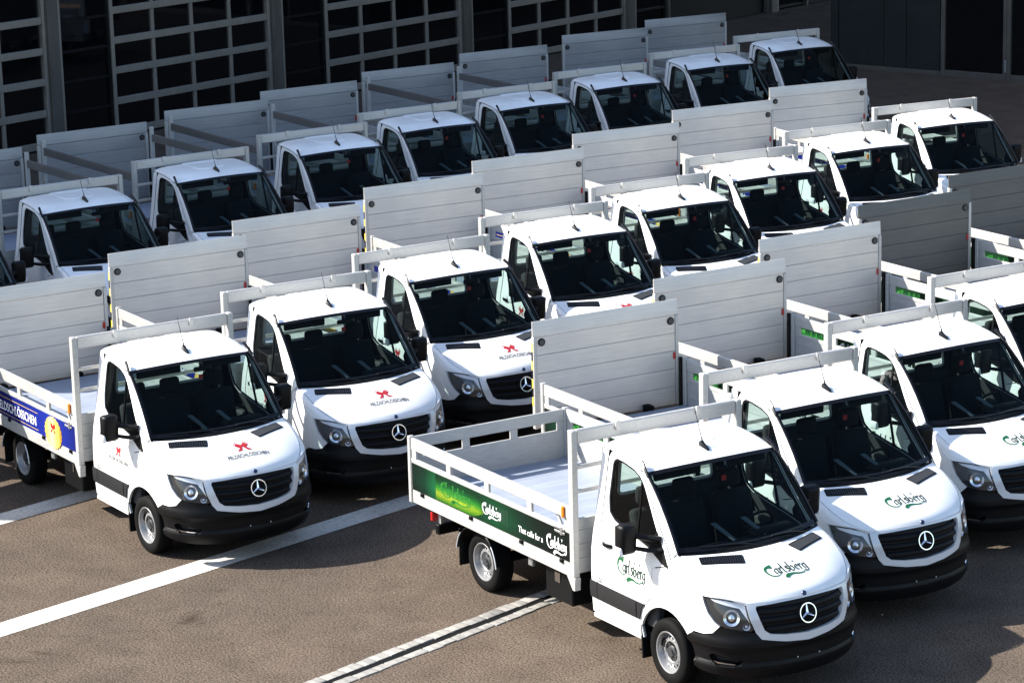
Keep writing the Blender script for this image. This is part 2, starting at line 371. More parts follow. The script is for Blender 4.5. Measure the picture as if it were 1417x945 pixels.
def G(a, z, side=1, off=0.0):
    px = np.interp(a, _al, PL[:, 0]); py = np.interp(a, _al, PL[:, 1]); nx = np.interp(a, _al, _nr[:, 0]); ny = np.interp(a, _al, _nr[:, 1])
    w = min(1, max(0, (a-A0_)/(A1_-A0_))); w = w*w*(3-2*w)
    ins = (1-w)*np.interp(z, _fz, _fv)+w*np.interp(z, _sz, _sv)
    # plan taper of the glasshouse towards the windscreen pillars
    tp = max(0.0, min(1.0, (px+0.35)/0.5))*max(0.0, min(1.0, (z-1.15)/0.25))*0.022
    d = off-ins-tp
    return Vector((px+nx*d, side*(py+ny*d), z))
def SX(x, z, side=1, off=0.0): return G(AX(x), z, side, off)
def GX(pts): return [(AX(x), z) for x, z in pts]

CACHE = {}
def cached(key, fn):
    if key not in CACHE: CACHE[key] = fn()
    return CACHE[key]

def lerp(a, b, t): return a+(b-a)*t
def poly_at(pts, t):
    pts = [Vector(p) for p in pts]; k = min(len(pts)-2, int(t*(len(pts)-1))); f = t*(len(pts)-1)-k
    a = pts[max(0, k-1)]; b = pts[k]; c = pts[k+1]; d = pts[min(len(pts)-1, k+2)]
    return 0.5*((2*b)+(c-a)*f+(2*a-5*b+4*c-d)*f*f+(3*b-3*c+d-a)*f**3)

# hood
_Cc = [(.335, 0, 1.385), (.52, 0, 1.335), (.72, 0, 1.265), (.90, 0, 1.185), (1.00, 0, 1.125), (1.048, 0, 1.072)]
_Ee = [(.135, .865, 1.397), (.36, .862, 1.315), (.57, .835, 1.215), (.735, .765, 1.135), (.835, .69, 1.088), (.893, .625, 1.060)]
def hood(u, s):
    c = poly_at(_Cc, u); e = poly_at(_Ee, u); q = abs(s)
    return Vector((lerp(c.x, e.x, q**2.0), s*e.y, lerp(c.z, e.z, q**2.4)))
def hood_n(u, s):
    e = 1e-3; a = hood(u+e, s)-hood(u-e, s); b = hood(u, s+e)-hood(u, s-e); n = b.cross(a)
    if n.z < 0: n = -n
    return n.normalized()
def hood_xy(x, y, off=0.004):
    """point on the hood above truck coordinates x, y"""
    lo, hi = 0.0, 1.0; 
    for _ in range(24):
        u = (lo+hi)/2; e = poly_at(_Ee, u); s = max(-1, min(1, y/e.y)); p = hood(u, s)
        if p.x < x: lo = u
        else: hi = u
    return p+hood_n(u, s)*off
def me_hood():
    bm = bmesh.new()
    patch(bm, lambda i, j: hood(i, 2*j-1), 20, 26)
    bmesh.ops.recalc_face_normals(bm, faces=bm.faces)
    if sum(f.normal.z for f in bm.faces) < 0:
        for f in bm.faces: f.normal_flip()
    be = [e for e in bm.edges if len(e.link_faces) == 1]; nm = {}
    for e in be:
        for v in e.verts:
            if v not in nm: nm[v] = bm.verts.new(v.co+Vector((-0.004, 0, -0.03)))
    for e in be:
        l = e.link_loops[0]; a, b = l.vert, l.link_loop_next.vert; bm.faces.new((b, a, nm[a], nm[b]))
    return finish(bm, 'hood', 'paint')
# windscreen
def ws(s, t):   # s -1..1 across, t 0 bottom .. 1 top
    e0 = Vector((.09, .882*s, 1.42)); e1 = Vector((-.569, .807*s, 2.097)); k = 1-s*s
    b = e0+Vector((.165*k, 0, -.012*k)); tp = e1+Vector((.085*k, 0, .035*k))
    p = b.lerp(tp, t); return p+Vector((.035, 0, .035))*(4*t*(1-t))*0.75
def me_windscreen():
    bm = bmesh.new(); patch(bm, lambda i, j: ws(1.96*i-0.98, 0.02+0.955*j), 24, 12)
    for f in bm.faces:
        f.normal_update()
        if f.normal.x < 0: f.normal_flip()
    return finish(bm, 'windscreen', 'glass')
def me_ws_frame():   # black ceramic border and rubber around the glass
    bm = bmesh.new()
    def band(f, n):
        g, fs = patch(bm, f, n, 1)
    o = Vector((.006, 0, .006))
    band(lambda i, j: ws(2*i-1, lerp(-0.005, 0.050, j))+o, 24)
    band(lambda i, j: ws(2*i-1, lerp(0.948, 0.999, j))+o, 24)
    for sg in (-1, 1): band(lambda i, j: ws(sg*lerp(1.0, 0.962, j), lerp(-0.005, 0.992, i))+o, 14)
    for f in bm.faces:
        f.normal_update()
        if f.normal.x < 0: f.normal_flip()
    return finish(bm, 'windscreen_border', 'gloss_black')
# door top curve (upper shut line), from the foot of the pillar to the rear
_D = [(.04, 1.335), (-.15, 1.545), (-.35, 1.78), (-.52, 2.005), (-.60, 2.085), (-.72, 2.135), (-.95, 2.175), (-1.22, 2.195), (-1.37, 2.20)]
def dcurve(t, side=1, off=0.0):
    p = poly_at([(x, 0, z) for x, z in _D], t); return SX(p.x, p.z, side, off)
T_W = 4.3/8.0
def roof_c(t):   # centre line, t 0 windscreen .. 1 rear
    return poly_at([(-.484, 0, 2.132), (-.62, 0, 2.182), (-.80, 0, 2.228), (-1.05, 0, 2.262), (-1.28, 0, 2.268), (-1.372, 0, 2.255)], t)
def roof(t, s):
    c = roof_c(t); q = abs(s); e = dcurve(lerp(T_W, 1.0, t))
    if t < 0.12: e = Vector(ws(1, 1)).lerp(dcurve(lerp(T_W, 1.0, .12)), t/.12)
    b = min(1.0, t/.22); sh = lerp(q**2, 0.16*q**2+0.84*q**9, b)
    return Vector((lerp(c.x, e.x, q**2), s*e.y, c.z-(c.z-e.z)*sh))
def me_cab():
    bm = bmesh.new()
    # roof
    g, fs = patch(bm, lambda i, j: roof(i, math.copysign(abs(2*j-1)**0.6, 2*j-1)), 14, 40)
    for f in fs:
        f.normal_update()
        if f.normal.z < 0: f.normal_flip()
    # rounded roof tail and back wall with a window
    xb = -1.415
    def tail(i, j):
        s = math.copysign(abs(2*j-1)**0.6, 2*j-1); p = roof(1, s); a = i*math.pi/2
        return Vector((p.x-0.043*math.sin(a), p.y*(1-0.012*i), p.z-0.05*(1-math.cos(a))))
    g, fs = patch(bm, tail, 4, 40)
    for f in fs:
        f.normal_update()
        if f.normal.dot(Vector((-1, 0, 1))) < 0: f.normal_flip()
    tp = [tail(1, j/40) for j in range(41)]
    sdz = [2.12, 2.0, 1.85, 1.7, 1.5, 1.38, 1.3, 1.15, 1.0, .75, .42]; rs = [(SX(-1.36, z).y-.053, z) for z in sdz]
    outl = [(p.y, p.z) for p in tp if p.z > 2.13]; outl = outl+rs+[(-y, z) for y, z in rs[::-1]] if outl[-1][0] > 0 else outl+[(-y, z) for y, z in rs]+rs[::-1]
    rear_hole = rounded([(-.62, 1.62), (.62, 1.62), (.58, 2.04), (-.58, 2.04)], .07)
    panel(bm, outl, lambda y, z: Vector((xb, y, z)), [rear_hole], step=.12, thick=0.03, outward=Vector((-1, 0, 0)))
    for sd in (1, -1):
        # windscreen pillar
        def pil(i, j):
            w = Vector(ws(sd, i)); d = dcurve(i*T_W, sd, -0.004); w = w+Vector((.004, sd*.004, .0))
            p = w.lerp(d, j); n = Vector((.35, sd*.8, .35)).normalized()
            return p+n*0.016*math.sin(math.pi*j)
        g, fs = patch(bm, pil, 16, 5)
        for f in fs:
            f.normal_update()
            if f.normal.y*sd < 0: f.normal_flip()
        # rear corner post
        def post(i, j):
            z = lerp(.42, 2.19, i)
            if j <= 0.55: p = SX(lerp(-1.259, -1.36, j/0.55), z, sd)
            else:
                a = (j-0.55)/0.45*math.pi/2; q = SX(-1.36, z, sd); p = Vector((-1.36-0.055*math.sin(a), q.y-sd*0.055*(1-math.cos(a)), z))
            return p
        g, fs = patch(bm, post, 18, 10)
        for f in fs:
            f.normal_update()
            if f.normal.dot(Vector((-.5, sd, 0))) < 0: f.normal_flip()
        # rain channel step under the roof edge: fills between door top and roof
        # fender side
        arch = []
        for k in range(19):
            a = lerp(R_(38), R_(166), k/18); arch.append((0.475*math.cos(a)-0.0, 0.345+0.475*math.sin(a)))
        front = [(.575, 1.112), (.60, 1.04), (.645, .95), (.715, .865), (.765, .822), (.70, .745), (.60, .720), (.46, .718)]
        top = []
        for k in range(9):
            t = k/8; p = poly_at([(.035, 1.335, 0), (.20, 1.285, 0), (.38, 1.215, 0), (.575, 1.112, 0)], t); top.append((p.x, p.y))
        ol = [(-.262, .86), (-.248, 1.02), (-.243, 1.19)]+[(-.18, 1.205), (.012, 1.262)]+top+front[1:]+arch+[(-.44, .55), (-.40, .70), (-.33, .80)]
        panel(bm, GX(ol), lambda a, z: G(a, z, sd), step=.06, thick=.03)
        # shoulder between hood and fender
        K = [poly_at([(.035, 1.335, 0), (.20, 1.285, 0), (.38, 1.215, 0), (.575, 1.112, 0)], t/6) for t in range(7)]
        hl = [(.575, 1.112), (.70, 1.106), (.80, 1.093), (.87, 1.074), (.912, 1.05)]
        def kpt(u):
            if u < 0.66: p = poly_at(K, u/0.66); return SX(p.x, p.z if False else p.y, sd)
            p = poly_at([(AX(x), z, 0) for x, z in hl], (u-0.66)/0.34); return G(p.x, p.y, sd)
        def sh(i, j):
            e = poly_at(_Ee, i); e.y *= sd; e += Vector((0.0, sd*0.007, -0.004)); k = kpt(i); p = e.lerp(k, j)
            return p+Vector((.25, sd*.6, .6)).normalized()*0.022*math.sin(math.pi*j)*(1 if i < .66 else max(0, (1-i)/.34))
        g, fs = patch(bm, sh, 22, 6)
        for f in fs:
            f.normal_update()
            if f.normal.z+f.normal.y*sd < 0: f.normal_flip()
        # filler at the base of the pillar
        def fl(i, j):
            a = Vector(ws(sd, lerp(-.06, .06, i))); b = SX(lerp(.10, .0, i), lerp(1.30, 1.38, i), sd, -.004); return a.lerp(b, j)
        g, fs = patch(bm, fl, 3, 3)
        for f in fs:
            f.normal_update()
            if f.normal.y*sd < 0: f.normal_flip()
    return finish(bm, 'cab_shell', 'paint', angle=38)
# roof pressing outline (raised swage)
def me_roof_swage():
    bm = bmesh.new()
    pts = [(.15, -.50), (.42, -.62), (.42, .62), (.15, .50)]; pts = rounded([(.40, -.33), (.84, -.44), (.84, .44), (.40, .33)], .08, 3)
    n = len(pts)
    for w, h in ((0, 0),):
        a = [roof(t, s)+Vector((0, 0, .001)) for t, s in pts]
        cx = sum((p for p in a), Vector())/n
        b = [p.lerp(cx, .07)+Vector((0, 0, .016)) for p in a]; c = [p.lerp(cx, .15)+Vector((0, 0, .001)) for p in a]
        va, vb, vc = [[bm.verts.new(p) for p in q] for q in (a, b, c)]
        for i in range(n):
            k = (i+1) % n; bm.faces.new((va[i], va[k], vb[k], vb[i])); bm.faces.new((vb[i], vb[k], vc[k], vc[i]))
    bmesh.ops.recalc_face_normals(bm, faces=bm.faces)
    if sum(f.normal.z for f in bm.faces) < 0:
        for f in bm.faces: f.normal_flip()
    return finish(bm, 'roof_swage', 'paint', angle=80)
WIN = [(-.07, 1.30), (-.22, 1.52), (-.40, 1.765), (-.545, 1.965), (-.63, 2.045), (-.76, 2.095), (-.95, 2.125), (-1.10, 2.135), (-1.155, 2.09), (-1.172, 1.72), (-1.13, 1.56), (-1.02, 1.49), (-.80, 1.445), (-.45, 1.385)]
def door_outline():
    d = []
    for k in range(25):
        t = k/24*0.985; p = poly_at([(x, 0, z) for x, z in _D], t)
        if p.x > -1.235: d.append((p.x-0.004, p.z-0.012))
    rear = [(-1.238, 2.12), (-1.242, 1.6), (-1.245, 1.0), (-1.245, .40)]
    return [(-.415, .395), (-.452, .56), (-.408, .715), (-.338, .812), (-.270, .87), (-.256, 1.02), (-.251, 1.185), (-.19, 1.213), (.0, 1.27)]+d+rear
def me_door(sd):
    bm = bmesh.new()
    panel(bm, GX(door_outline()), lambda a, z: G(a, z, sd), [GX(rounded(WIN, .035, 3))], step=.07, thick=.03)
    return finish(bm, 'door', 'paint', angle=38)
def me_door_glass(sd):
    bm = bmesh.new(); panel(bm, GX(WIN), lambda a, z: G(a, z, sd, -.014), step=.09, thick=0)
    return finish(bm, 'door_glass', 'side_glass')
def ringpanel(name, mat, outer, inner, sd, off, step=.05, th=.01):
    bm = bmesh.new(); panel(bm, GX(outer), lambda a, z: G(a, z, sd, off), [GX(inner)], step=step, thick=th); return finish(bm, name, mat)
def shrink(poly, d):
    n = len(poly); out = []
    ar = sum(poly[i][0]*poly[(i+1) % n][1]-poly[(i+1) % n][0]*poly[i][1] for i in range(n))
    sg = 1 if ar > 0 else -1
    for i in range(n):
        p = Vector(poly[i]).to_2d(); a = (p-Vector(poly[i-1]).to_2d()).normalized(); b = (Vector(poly[(i+1) % n]).to_2d()-p).normalized()
        na = Vector((-a.y, a.x))*sg; nb = Vector((-b.y, b.x))*sg; m = (na+nb); m = m.normalized() if m.length > 1e-6 else na
        out.append(tuple(p+m*d/max(.5, m.dot(na))))
    return out
def me_window_seal(sd):
    w = rounded(WIN, .035, 3)
    bm = bmesh.new(); panel(bm, GX(w), lambda a, z: G(a, z, sd, -.009), [GX(shrink(w, .024))], step=.05, thick=.012)
    # quarter light divider
    panel(bm, GX([(-.585, 1.41), (-.612, 1.415), (-.622, 2.05), (-.600, 2.06)]), lambda a, z: G(a, z, sd, -.006), step=.1, thick=.02)
    return finish(bm, 'window_seal', 'gloss_black')
def me_mirror_base(sd):
    bm = bmesh.new(); panel(bm, GX([(.025, 1.245), (-.10, 1.27), (-.335, 1.375), (-.335, 1.47), (-.245, 1.565), (-.13, 1.43), (-.03, 1.31)]), lambda a, z: G(a, z, sd, .008), step=.06, thick=.03)
    return finish(bm, 'mirror_base', 'black')
def me_molding(sd, x0, x1):
    bm = bmesh.new()
    panel(bm, GX([(x1, .585), (x1, .768), (x0, .768), (x0, .585)]), lambda a, z: G(a, z, sd, .014+.006*math.sin(math.pi*(z-.585)/.183)), step=.06, thick=.02); return finish(bm, 'side_molding', 'trim')
def me_molding_front(sd):
    bm = bmesh.new()
    panel(bm, GX([(-.46, .585), (-.415, .715), (-.365, .768), (-.43, .768), (-.50, .768), (-.50, .585)]), lambda a, z: G(a, z, sd, .016), step=.06, thick=.02); return finish(bm, 'arch_molding', 'trim')
def me_door_seal(sd):
    o = door_outline(); bm = bmesh.new(); panel(bm, GX(shrink(o, -.016)), lambda a, z: G(a, z, sd, -.016), [GX(shrink(o, .02))], step=.06, thick=0); return finish(bm, 'door_seal', 'gloss_black')
def me_handle(sd):
    bm = bmesh.new()
    def f(a, z): return G(a, z, sd, .012+.026*math.sin(math.pi*min(1, max(0, (a-AX(-.98))/(AX(-1.17)-AX(-.98))))))
    panel(bm, GX(rounded([(-.98, 1.205), (-.98, 1.243), (-1.17, 1.243), (-1.17, 1.205)], .018)), f, step=.03, thick=.02); return finish(bm, 'door_handle', 'gloss_black')
def me_handle_cup(sd):
    bm = bmesh.new(); panel(bm, GX(rounded([(-1.0, 1.19), (-1.0, 1.275), (-1.09, 1.275), (-1.09, 1.19)], .03)), lambda a, z: G(a, z, sd, .0025), step=.03, thick=.004); return finish(bm, 'handle_cup', 'silver_paint')
# front
BUMP_TOP = None
def me_bumper():
    bm = bmesh.new()
    for sd in (1, -1):
        ol = [(0.0, .262), (AY(.5), .268), (AY(.75), .285), (AX(.70), .31), (AX(.52), .335), (AX(.465), .36), (AX(.468), .45), (AX(.445), .53), (AX(.40), .61), (AX(.374), .640), (AX(.41), .676), (AX(.46), .708), (AX(.60), .713), (AX(.70), .735), (AX(.765), .808), (AX(.80), .805), (AY(.72), .785), (AY(.57), .765), (AY(.505), .690), (AY(.25), .640), (0.0, .618)]
        hole = [(AY(.66), .47), (AY(.78), .50), (AX(.70), .535), (AX(.645), .50), (AX(.72), .415), (AY(.74), .405)]
        hole2 = rounded([(AY(.05), .315), (AY(.52), .325), (AY(.56), .425), (AY(.05), .415)], .02)
        def f(a, z):
            k = float(np.interp(z, [.26, .41, .435, .575, .605, .68, .72], [.004, .016, -.012, -.014, .012, .016, .0]))
            return G(a, z, sd, .010+k)
        panel(bm, ol, f, [rounded(hole, .03)], step=.028, thick=.05)
    return finish(bm, 'bumper', 'black', angle=24)
def me_bumper_side(sd):
    bm = bmesh.new()
    panel(bm, [(AY(.60), .43), (AX(.60), .43), (AX(.60), .56), (AY(.60), .56)], lambda a, z: G(a, z, sd, -.05), step=.06, thick=0)
    return finish(bm, 'fog_recess', 'gloss_black')
def me_fog_trim(sd):
    bm = bmesh.new(); panel(bm, [(AY(.715), .418), (AX(.74), .432), (AX(.70), .455), (AX(.73), .447), (AY(.74), .436)], lambda a, z: G(a, z, sd, -.004), step=.05, thick=.012); return finish(bm, 'fog_trim', 'chrome')
def me_lower_grille():
    bm = bmesh.new()
    for sd in (1, -1):
        panel(bm, [(0, .335), (AY(.50), .345), (AY(.53), .415), (0, .405)], lambda a, z: G(a, z, sd, .012), step=.08, thick=.006)
    for z in (.345, .37, .395):
        for sd in (1, -1): panel(bm, [(0, z-.005), (AY(.51), z-.002), (AY(.51), z+.008), (0, z+.005)], lambda a, q: G(a, q, sd, .024), step=.08, thick=.012)
    return finish(bm, 'lower_grille', 'grille_black')
SUR_O = [(0, .622), (AY(.25), .645), (AY(.505), .695), (AY(.555), .76), (AY(.60), .88), (AY(.633), 1.02), (AY(.632), 1.05), (AY(.60), 1.052), (AY(.3), 1.058), (0, 1.062)]
SUR_I = [(0, .700), (AY(.25), .716), (AY(.42), .742), (AY(.475), .785), (AY(.52), .90), (AY(.552), 1.00), (AY(.545), 1.028), (AY(.3), 1.042), (0, 1.047)]
def me_surround():
    bm = bmesh.new()
    for sd in (1, -1):
        ol = SUR_O[:]+SUR_I[::-1]
        panel(bm, ol, lambda a, z: G(a, z, sd, .016), step=.04, thick=.045)
    return finish(bm, 'grille_surround', 'silver_paint', angle=45)
def me_grille():
    bm = bmesh.new()
    for sd in (1, -1):
        panel(bm, SUR_I, lambda a, z: G(a, z, sd, -.03), step=.07, thick=0)
    return finish(bm, 'grille_mesh', 'grille_black')
def me_slat(k):
    bm = bmesh.new(); z = (.775, .865, .955)[k]; w = (.455, .50, .53)[k]
    for sd in (1, -1):
        def f(i, j):
            y = lerp(0, w, i); zz = z+[-.038, -.006, .026, .034][j]+.010*(y/.5)**2
            o = [-.022, .004, -.012, -.028][j]
            return G(AY(y), zz, sd, o)
        g, fs = patch(bm, lambda i, j: f(i, int(round(j*3))), 14, 3)
        for q in fs:
            q.normal_update()
            if q.normal.x < 0: q.normal_flip()
    return finish(bm, 'grille_slat', 'grille_black', angle=70)
def me_star():
    bm = bmesh.new(); n = 40; r0 = .104; w = .0068
    def P(u, v, h): return Vector((h, u, v))
    c = G(0, .895)+Vector((.012, 0, 0)); rings = []
    for rr, h in ((r0, 0), (r0-w*.3, .012), (r0-w*1.7, .012), (r0-w*2, 0)):
        rings.append([bm.verts.new(P(rr*math.cos(2*math.pi*k/n), rr*math.sin(2*math.pi*k/n), h)) for k in range(n)])
    for i in range(3):
        for k in range(n): bm.faces.new((rings[i][k], rings[i][(k+1) % n], rings[i+1][(k+1) % n], rings[i+1][k]))
    for k in range(3):
        a = math.pi/2+k*2*math.pi/3; d = Vector((0, math.cos(a), math.sin(a))); s = Vector((0, -math.sin(a), math.cos(a))); x = Vector((1, 0, 0))
        tip = d*(r0-w); b0 = s*.017
        ctr = bm.verts.new(x*.016); t = bm.verts.new(tip+x*.006); l = bm.verts.new(b0*.9+d*.010); r = bm.verts.new(-b0*.9+d*.010); tl = bm.verts.new(tip+s*.004); tr_ = bm.verts.new(tip-s*.004)
        bm.faces.new((ctr, t, tl, l)); bm.faces.new((ctr, r, tr_, t))
    tilt = Matrix.Rotation(R_(-14), 3, 'Y')
    bmesh.ops.rotate(bm, cent=(0, 0, 0), matrix=tilt, verts=bm.verts); bmesh.ops.translate(bm, vec=c, verts=bm.verts)
    bmesh.ops.recalc_face_normals(bm, faces=bm.faces)
    return finish(bm, 'star_emblem', 'chrome', angle=30)
HL = [(AX(.575), 1.107), (AX(.70), 1.100), (AX(.80), 1.087), (AX(.87), 1.067), (AY(.642), 1.042), (AY(.622), .93), (AY(.575), .79), (AY(.60), .775), (AY(.72), .792), (AX(.80), .812), (AX(.765), .828), (AX(.715), .872), (AX(.648), .955), (AX(.605), 1.04)]
def me_hl_house(sd):
    bm = bmesh.new(); panel(bm, HL, lambda a, z: G(a, z, sd, -.022), step=.04, thick=0); return finish(bm, 'lamp_housing', 'lamp_dark')
def me_hl_lens(sd):
    bm = bmesh.new(); panel(bm, HL, lambda a, z: G(a, z, sd, .004), step=.04, thick=.03); return finish(bm, 'lamp_lens', 'lens')
def me_hl_strip(sd):   # pale trim with the indicator
    bm = bmesh.new(); panel(bm, [(AX(.66), 1.090), (AX(.80), 1.078), (AX(.87), 1.06), (AY(.65), 1.032), (AY(.632), .93), (AY(.605), .855), (AY(.645), .92), (AY(.70), 1.005), (AX(.80), 1.035), (AX(.70), 1.065)], lambda a, z: G(a, z, sd, -.014), step=.04, thick=.006); return finish(bm, 'indicator_strip', 'lamp_pale')
def disc_reflector(sd, y, z, r, off, mat, name):
    bm = bmesh.new(); a0 = AY(y); n = 20; rings = []
    for rr, o in ((r, off), (r*.9, off-.006), (r*.62, off-.022), (r*.4, off-.018), (r*.36, off-.004), (0.001, off+.004)):
        rings.append([bm.verts.new(G(a0+rr*math.cos(2*math.pi*k/n), z+rr*math.sin(2*math.pi*k/n), sd, o)) for k in range(n)])
    for i in range(len(rings)-1):
        for k in range(n): bm.faces.new((rings[i][k], rings[i][(k+1) % n], rings[i+1][(k+1) % n], rings[i+1][k]))
    bmesh.ops.recalc_face_normals(bm, faces=bm.faces)
    return finish(bm, name, mat, angle=30)
def me_cowl():
    bm = bmesh.new()
    def f(i, j):
        s = 2*i-1; a = ws(s, -0.012); b = hood(0, s*1.0)+Vector((.004, 0, -.012)); return Vector(a).lerp(b, j)+Vector((0, 0, -.006))
    g, fs = patch(bm, f, 24, 2)
    for q in fs:
        q.normal_update()
        if q.normal.z < 0: q.normal_flip()
    return finish(bm, 'cowl_panel', 'black')
def me_wiper(sd):
    bm = bmesh.new()
    if sd < 0: pts = [(.02, .018), (-.25, .022), (-.5, .026), (-.72, .03)]
    else: pts = [(.74, .022), (.45, .022), (.2, .022), (.04, .022)]
    tube(bm, [ws(s, t)+Vector((.022, 0, .022)) for s, t in pts], .006, 6)
    s0 = pts[0][0]+(0.0); tube(bm, [ws(s0, -0.03)+Vector((.02, 0, .005)), ws(lerp(pts[0][0], pts[1][0], .9), .012)+Vector((.035, 0, .03)), ws(pts[2][0], .024)+Vector((.03, 0, .03))], .009, 6)
    return finish(bm, 'wiper', 'gloss_black')
def me_vent(sd):
    """louvred air intake on the hood: frame"""
    bm = bmesh.new(); q = [(.385, .285), (.235, .725), (.345, .765), (.525, .345)]
    q = [(x, y) for x, y in q]
    panel(bm, rounded(q, .02), lambda x, y: hood_xy(x, sd*y, .005), step=.05, thick=.012, outward=Vector((0, 0, 1)))
    return finish(bm, 'hood_vent', 'grille_black')
def me_louvres(sd):
    bm = bmesh.new()
    for k in range(17):
        t = (k+.7)/17.6; b = Vector((.385, .285)).lerp(Vector((.235, .725)), t); f = Vector((.525, .345)).lerp(Vector((.345, .765)), t); d = (f-b); b = b+d*.13; f = f-d*.13; w = .0055
        P = [hood_xy(b.x, sd*(b.y-w), .007), hood_xy(f.x, sd*(f.y-w), .007), hood_xy(f.x, sd*(f.y+w), .012), hood_xy(b.x, sd*(b.y+w), .012)]
        vs = [bm.verts.new(p) for p in P]; fc = bm.faces.new(vs); fc.normal_update()
        if fc.normal.z < 0: fc.normal_flip()
    return finish(bm, 'louvres', 'hub', smooth=False)
def me_roof_strip(sd):
    bm = bmesh.new()
    def f(i, j):
        t = lerp(.0, .10, i); p = roof(t, 1); p.y *= sd; q = Vector(ws(sd, 1.0)); base = q.lerp(p+Vector((0, 0, .012)), i)
        return base+Vector((-.01+.02*j, sd*(.012-.05*j), .016*(1-abs(2*j-1))+.004))
    # short black end cap above the windscreen corner, running up the roof edge
    p0 = Vector(ws(sd, .93))+Vector((.018, sd*.014, .018)); p1 = Vector(ws(sd, 1.0))+Vector((.006, sd*.008, .034)); p2 = p1+Vector((-.10, -sd*.022, .060))
    tube(bm, [p0, p1, p1.lerp(p2, .5)+Vector((0, 0, .006)), p2], .017, 6, .022)
    return finish(bm, 'gutter_cap', 'gloss_black')
def me_pillar_trim(sd):
    bm = bmesh.new()
    tube(bm, [Vector(ws(sd, t))+Vector((.013, sd*.004, .013)) for t in (0.0, .2, .4, .6, .8, .95)], .011, 6)
    return finish(bm, 'pillar_trim', 'gloss_black')
def me_antenna_base():
    bm = bmesh.new(); c = Vector((-.69, .02, 2.199))
    box(bm, c+Vector((-.075, -.034, -.012)), c+Vector((.075, .034, .05)), .014)
    for v in bm.verts:
        t = (v.co.x-c.x)/.075; v.co.y = c.y+(v.co.y-c.y)*(1-.6*max(0, t)); v.co.z -= (max(0, t)*.03 if v.co.z > c.z+.01 else 0)+0.22*(v.co.x-c.x)
    return finish(bm, 'antenna_base', 'gloss_black')
def me_antenna_rod():
    bm = bmesh.new(); tube(bm, [(-.72, .02, 2.235), (-.80, .02, 2.42), (-.875, .02, 2.60)], .006, 6, .0025)
    tube(bm, [(-.72, .02, 2.225), (-.745, .02, 2.30)], .012, 6, .007); return finish(bm, 'antenna_rod', 'gloss_black')
# mirrors
def me_mirror_head(sd):
    bm = bmesh.new()
    box(bm, (-.465, sd*1.07, 1.335), (-.31, sd*1.275, 1.665), .045, seg=3)
    for v in bm.verts:
        t = (v.co.z-1.335)/.33; v.co.x -= .03*(1-t); w = (v.co.x+.385)/.08
        if w > 0: v.co.y = sd*1.17+(v.co.y-sd*1.17)*(1-.22*w*w); v.co.z = 1.48+(v.co.z-1.48)*(1-.07*w)
    return finish(bm, 'mirror_housing', 'black', angle=60)
def me_mirror_glass(sd):
    return mbox('mirror_glass', 'chrome', ((-.50, sd*1.095, 1.365), (-.478, sd*1.25, 1.63)), bev=.003)
def me_mirror_arm(sd):
    bm = bmesh.new()
    tube(bm, [(-.17, sd*.90, 1.50), (-.26, sd*1.0, 1.515), (-.37, sd*1.13, 1.535)], .036, 10, .028)
    tube(bm, [(-.12, sd*.915, 1.40), (-.24, sd*1.02, 1.392), (-.37, sd*1.13, 1.405)], .026, 10, .022)
    return finish(bm, 'mirror_arm', 'black')
def me_mirror_lamp(sd):
    bm = bmesh.new(); box(bm, (-.47, sd*1.235, 1.33), (-.35, sd*1.287, 1.43), .02, seg=2); return finish(bm, 'mirror_indicator', 'lamp_pale', angle=60)
# wheels (local origin at the wheel centre, outer face towards +y)
def me_tyre():
    bm = bmesh.new(); Rr = .350; w = .112
    prof = [(.205, .080), (.225, .100), (.265, .112), (.305, .110), (.330, .100), (.345, .085), (Rr, .060)]
    tread = []
    for yy in (.045, .041, .02, .016, -.016, -.02, -.041, -.045): tread.append((Rr-.010 if yy in (.041, .02, -.02, -.041) and False else Rr, yy))
    tread = [(Rr, .047), (Rr-.010, .044), (Rr-.010, .036), (Rr, .033), (Rr+.002, .017), (Rr-.010, .014), (Rr-.010, .006), (Rr+.002, .003), (Rr+.002, -.003), (Rr-.010, -.006), (Rr-.010, -.014), (Rr+.002, -.017), (Rr, -.033), (Rr-.010, -.036), (Rr-.010, -.044), (Rr, -.047)]
    back = [(Rr, -.060), (.345, -.085), (.330, -.100), (.265, -.112), (.205, -.08)]
    lathe(bm, prof+tread+back, 44)
    bmesh.ops.recalc_face_normals(bm, faces=bm.faces)
    return finish(bm, 'tyre', 'tyre', angle=40)
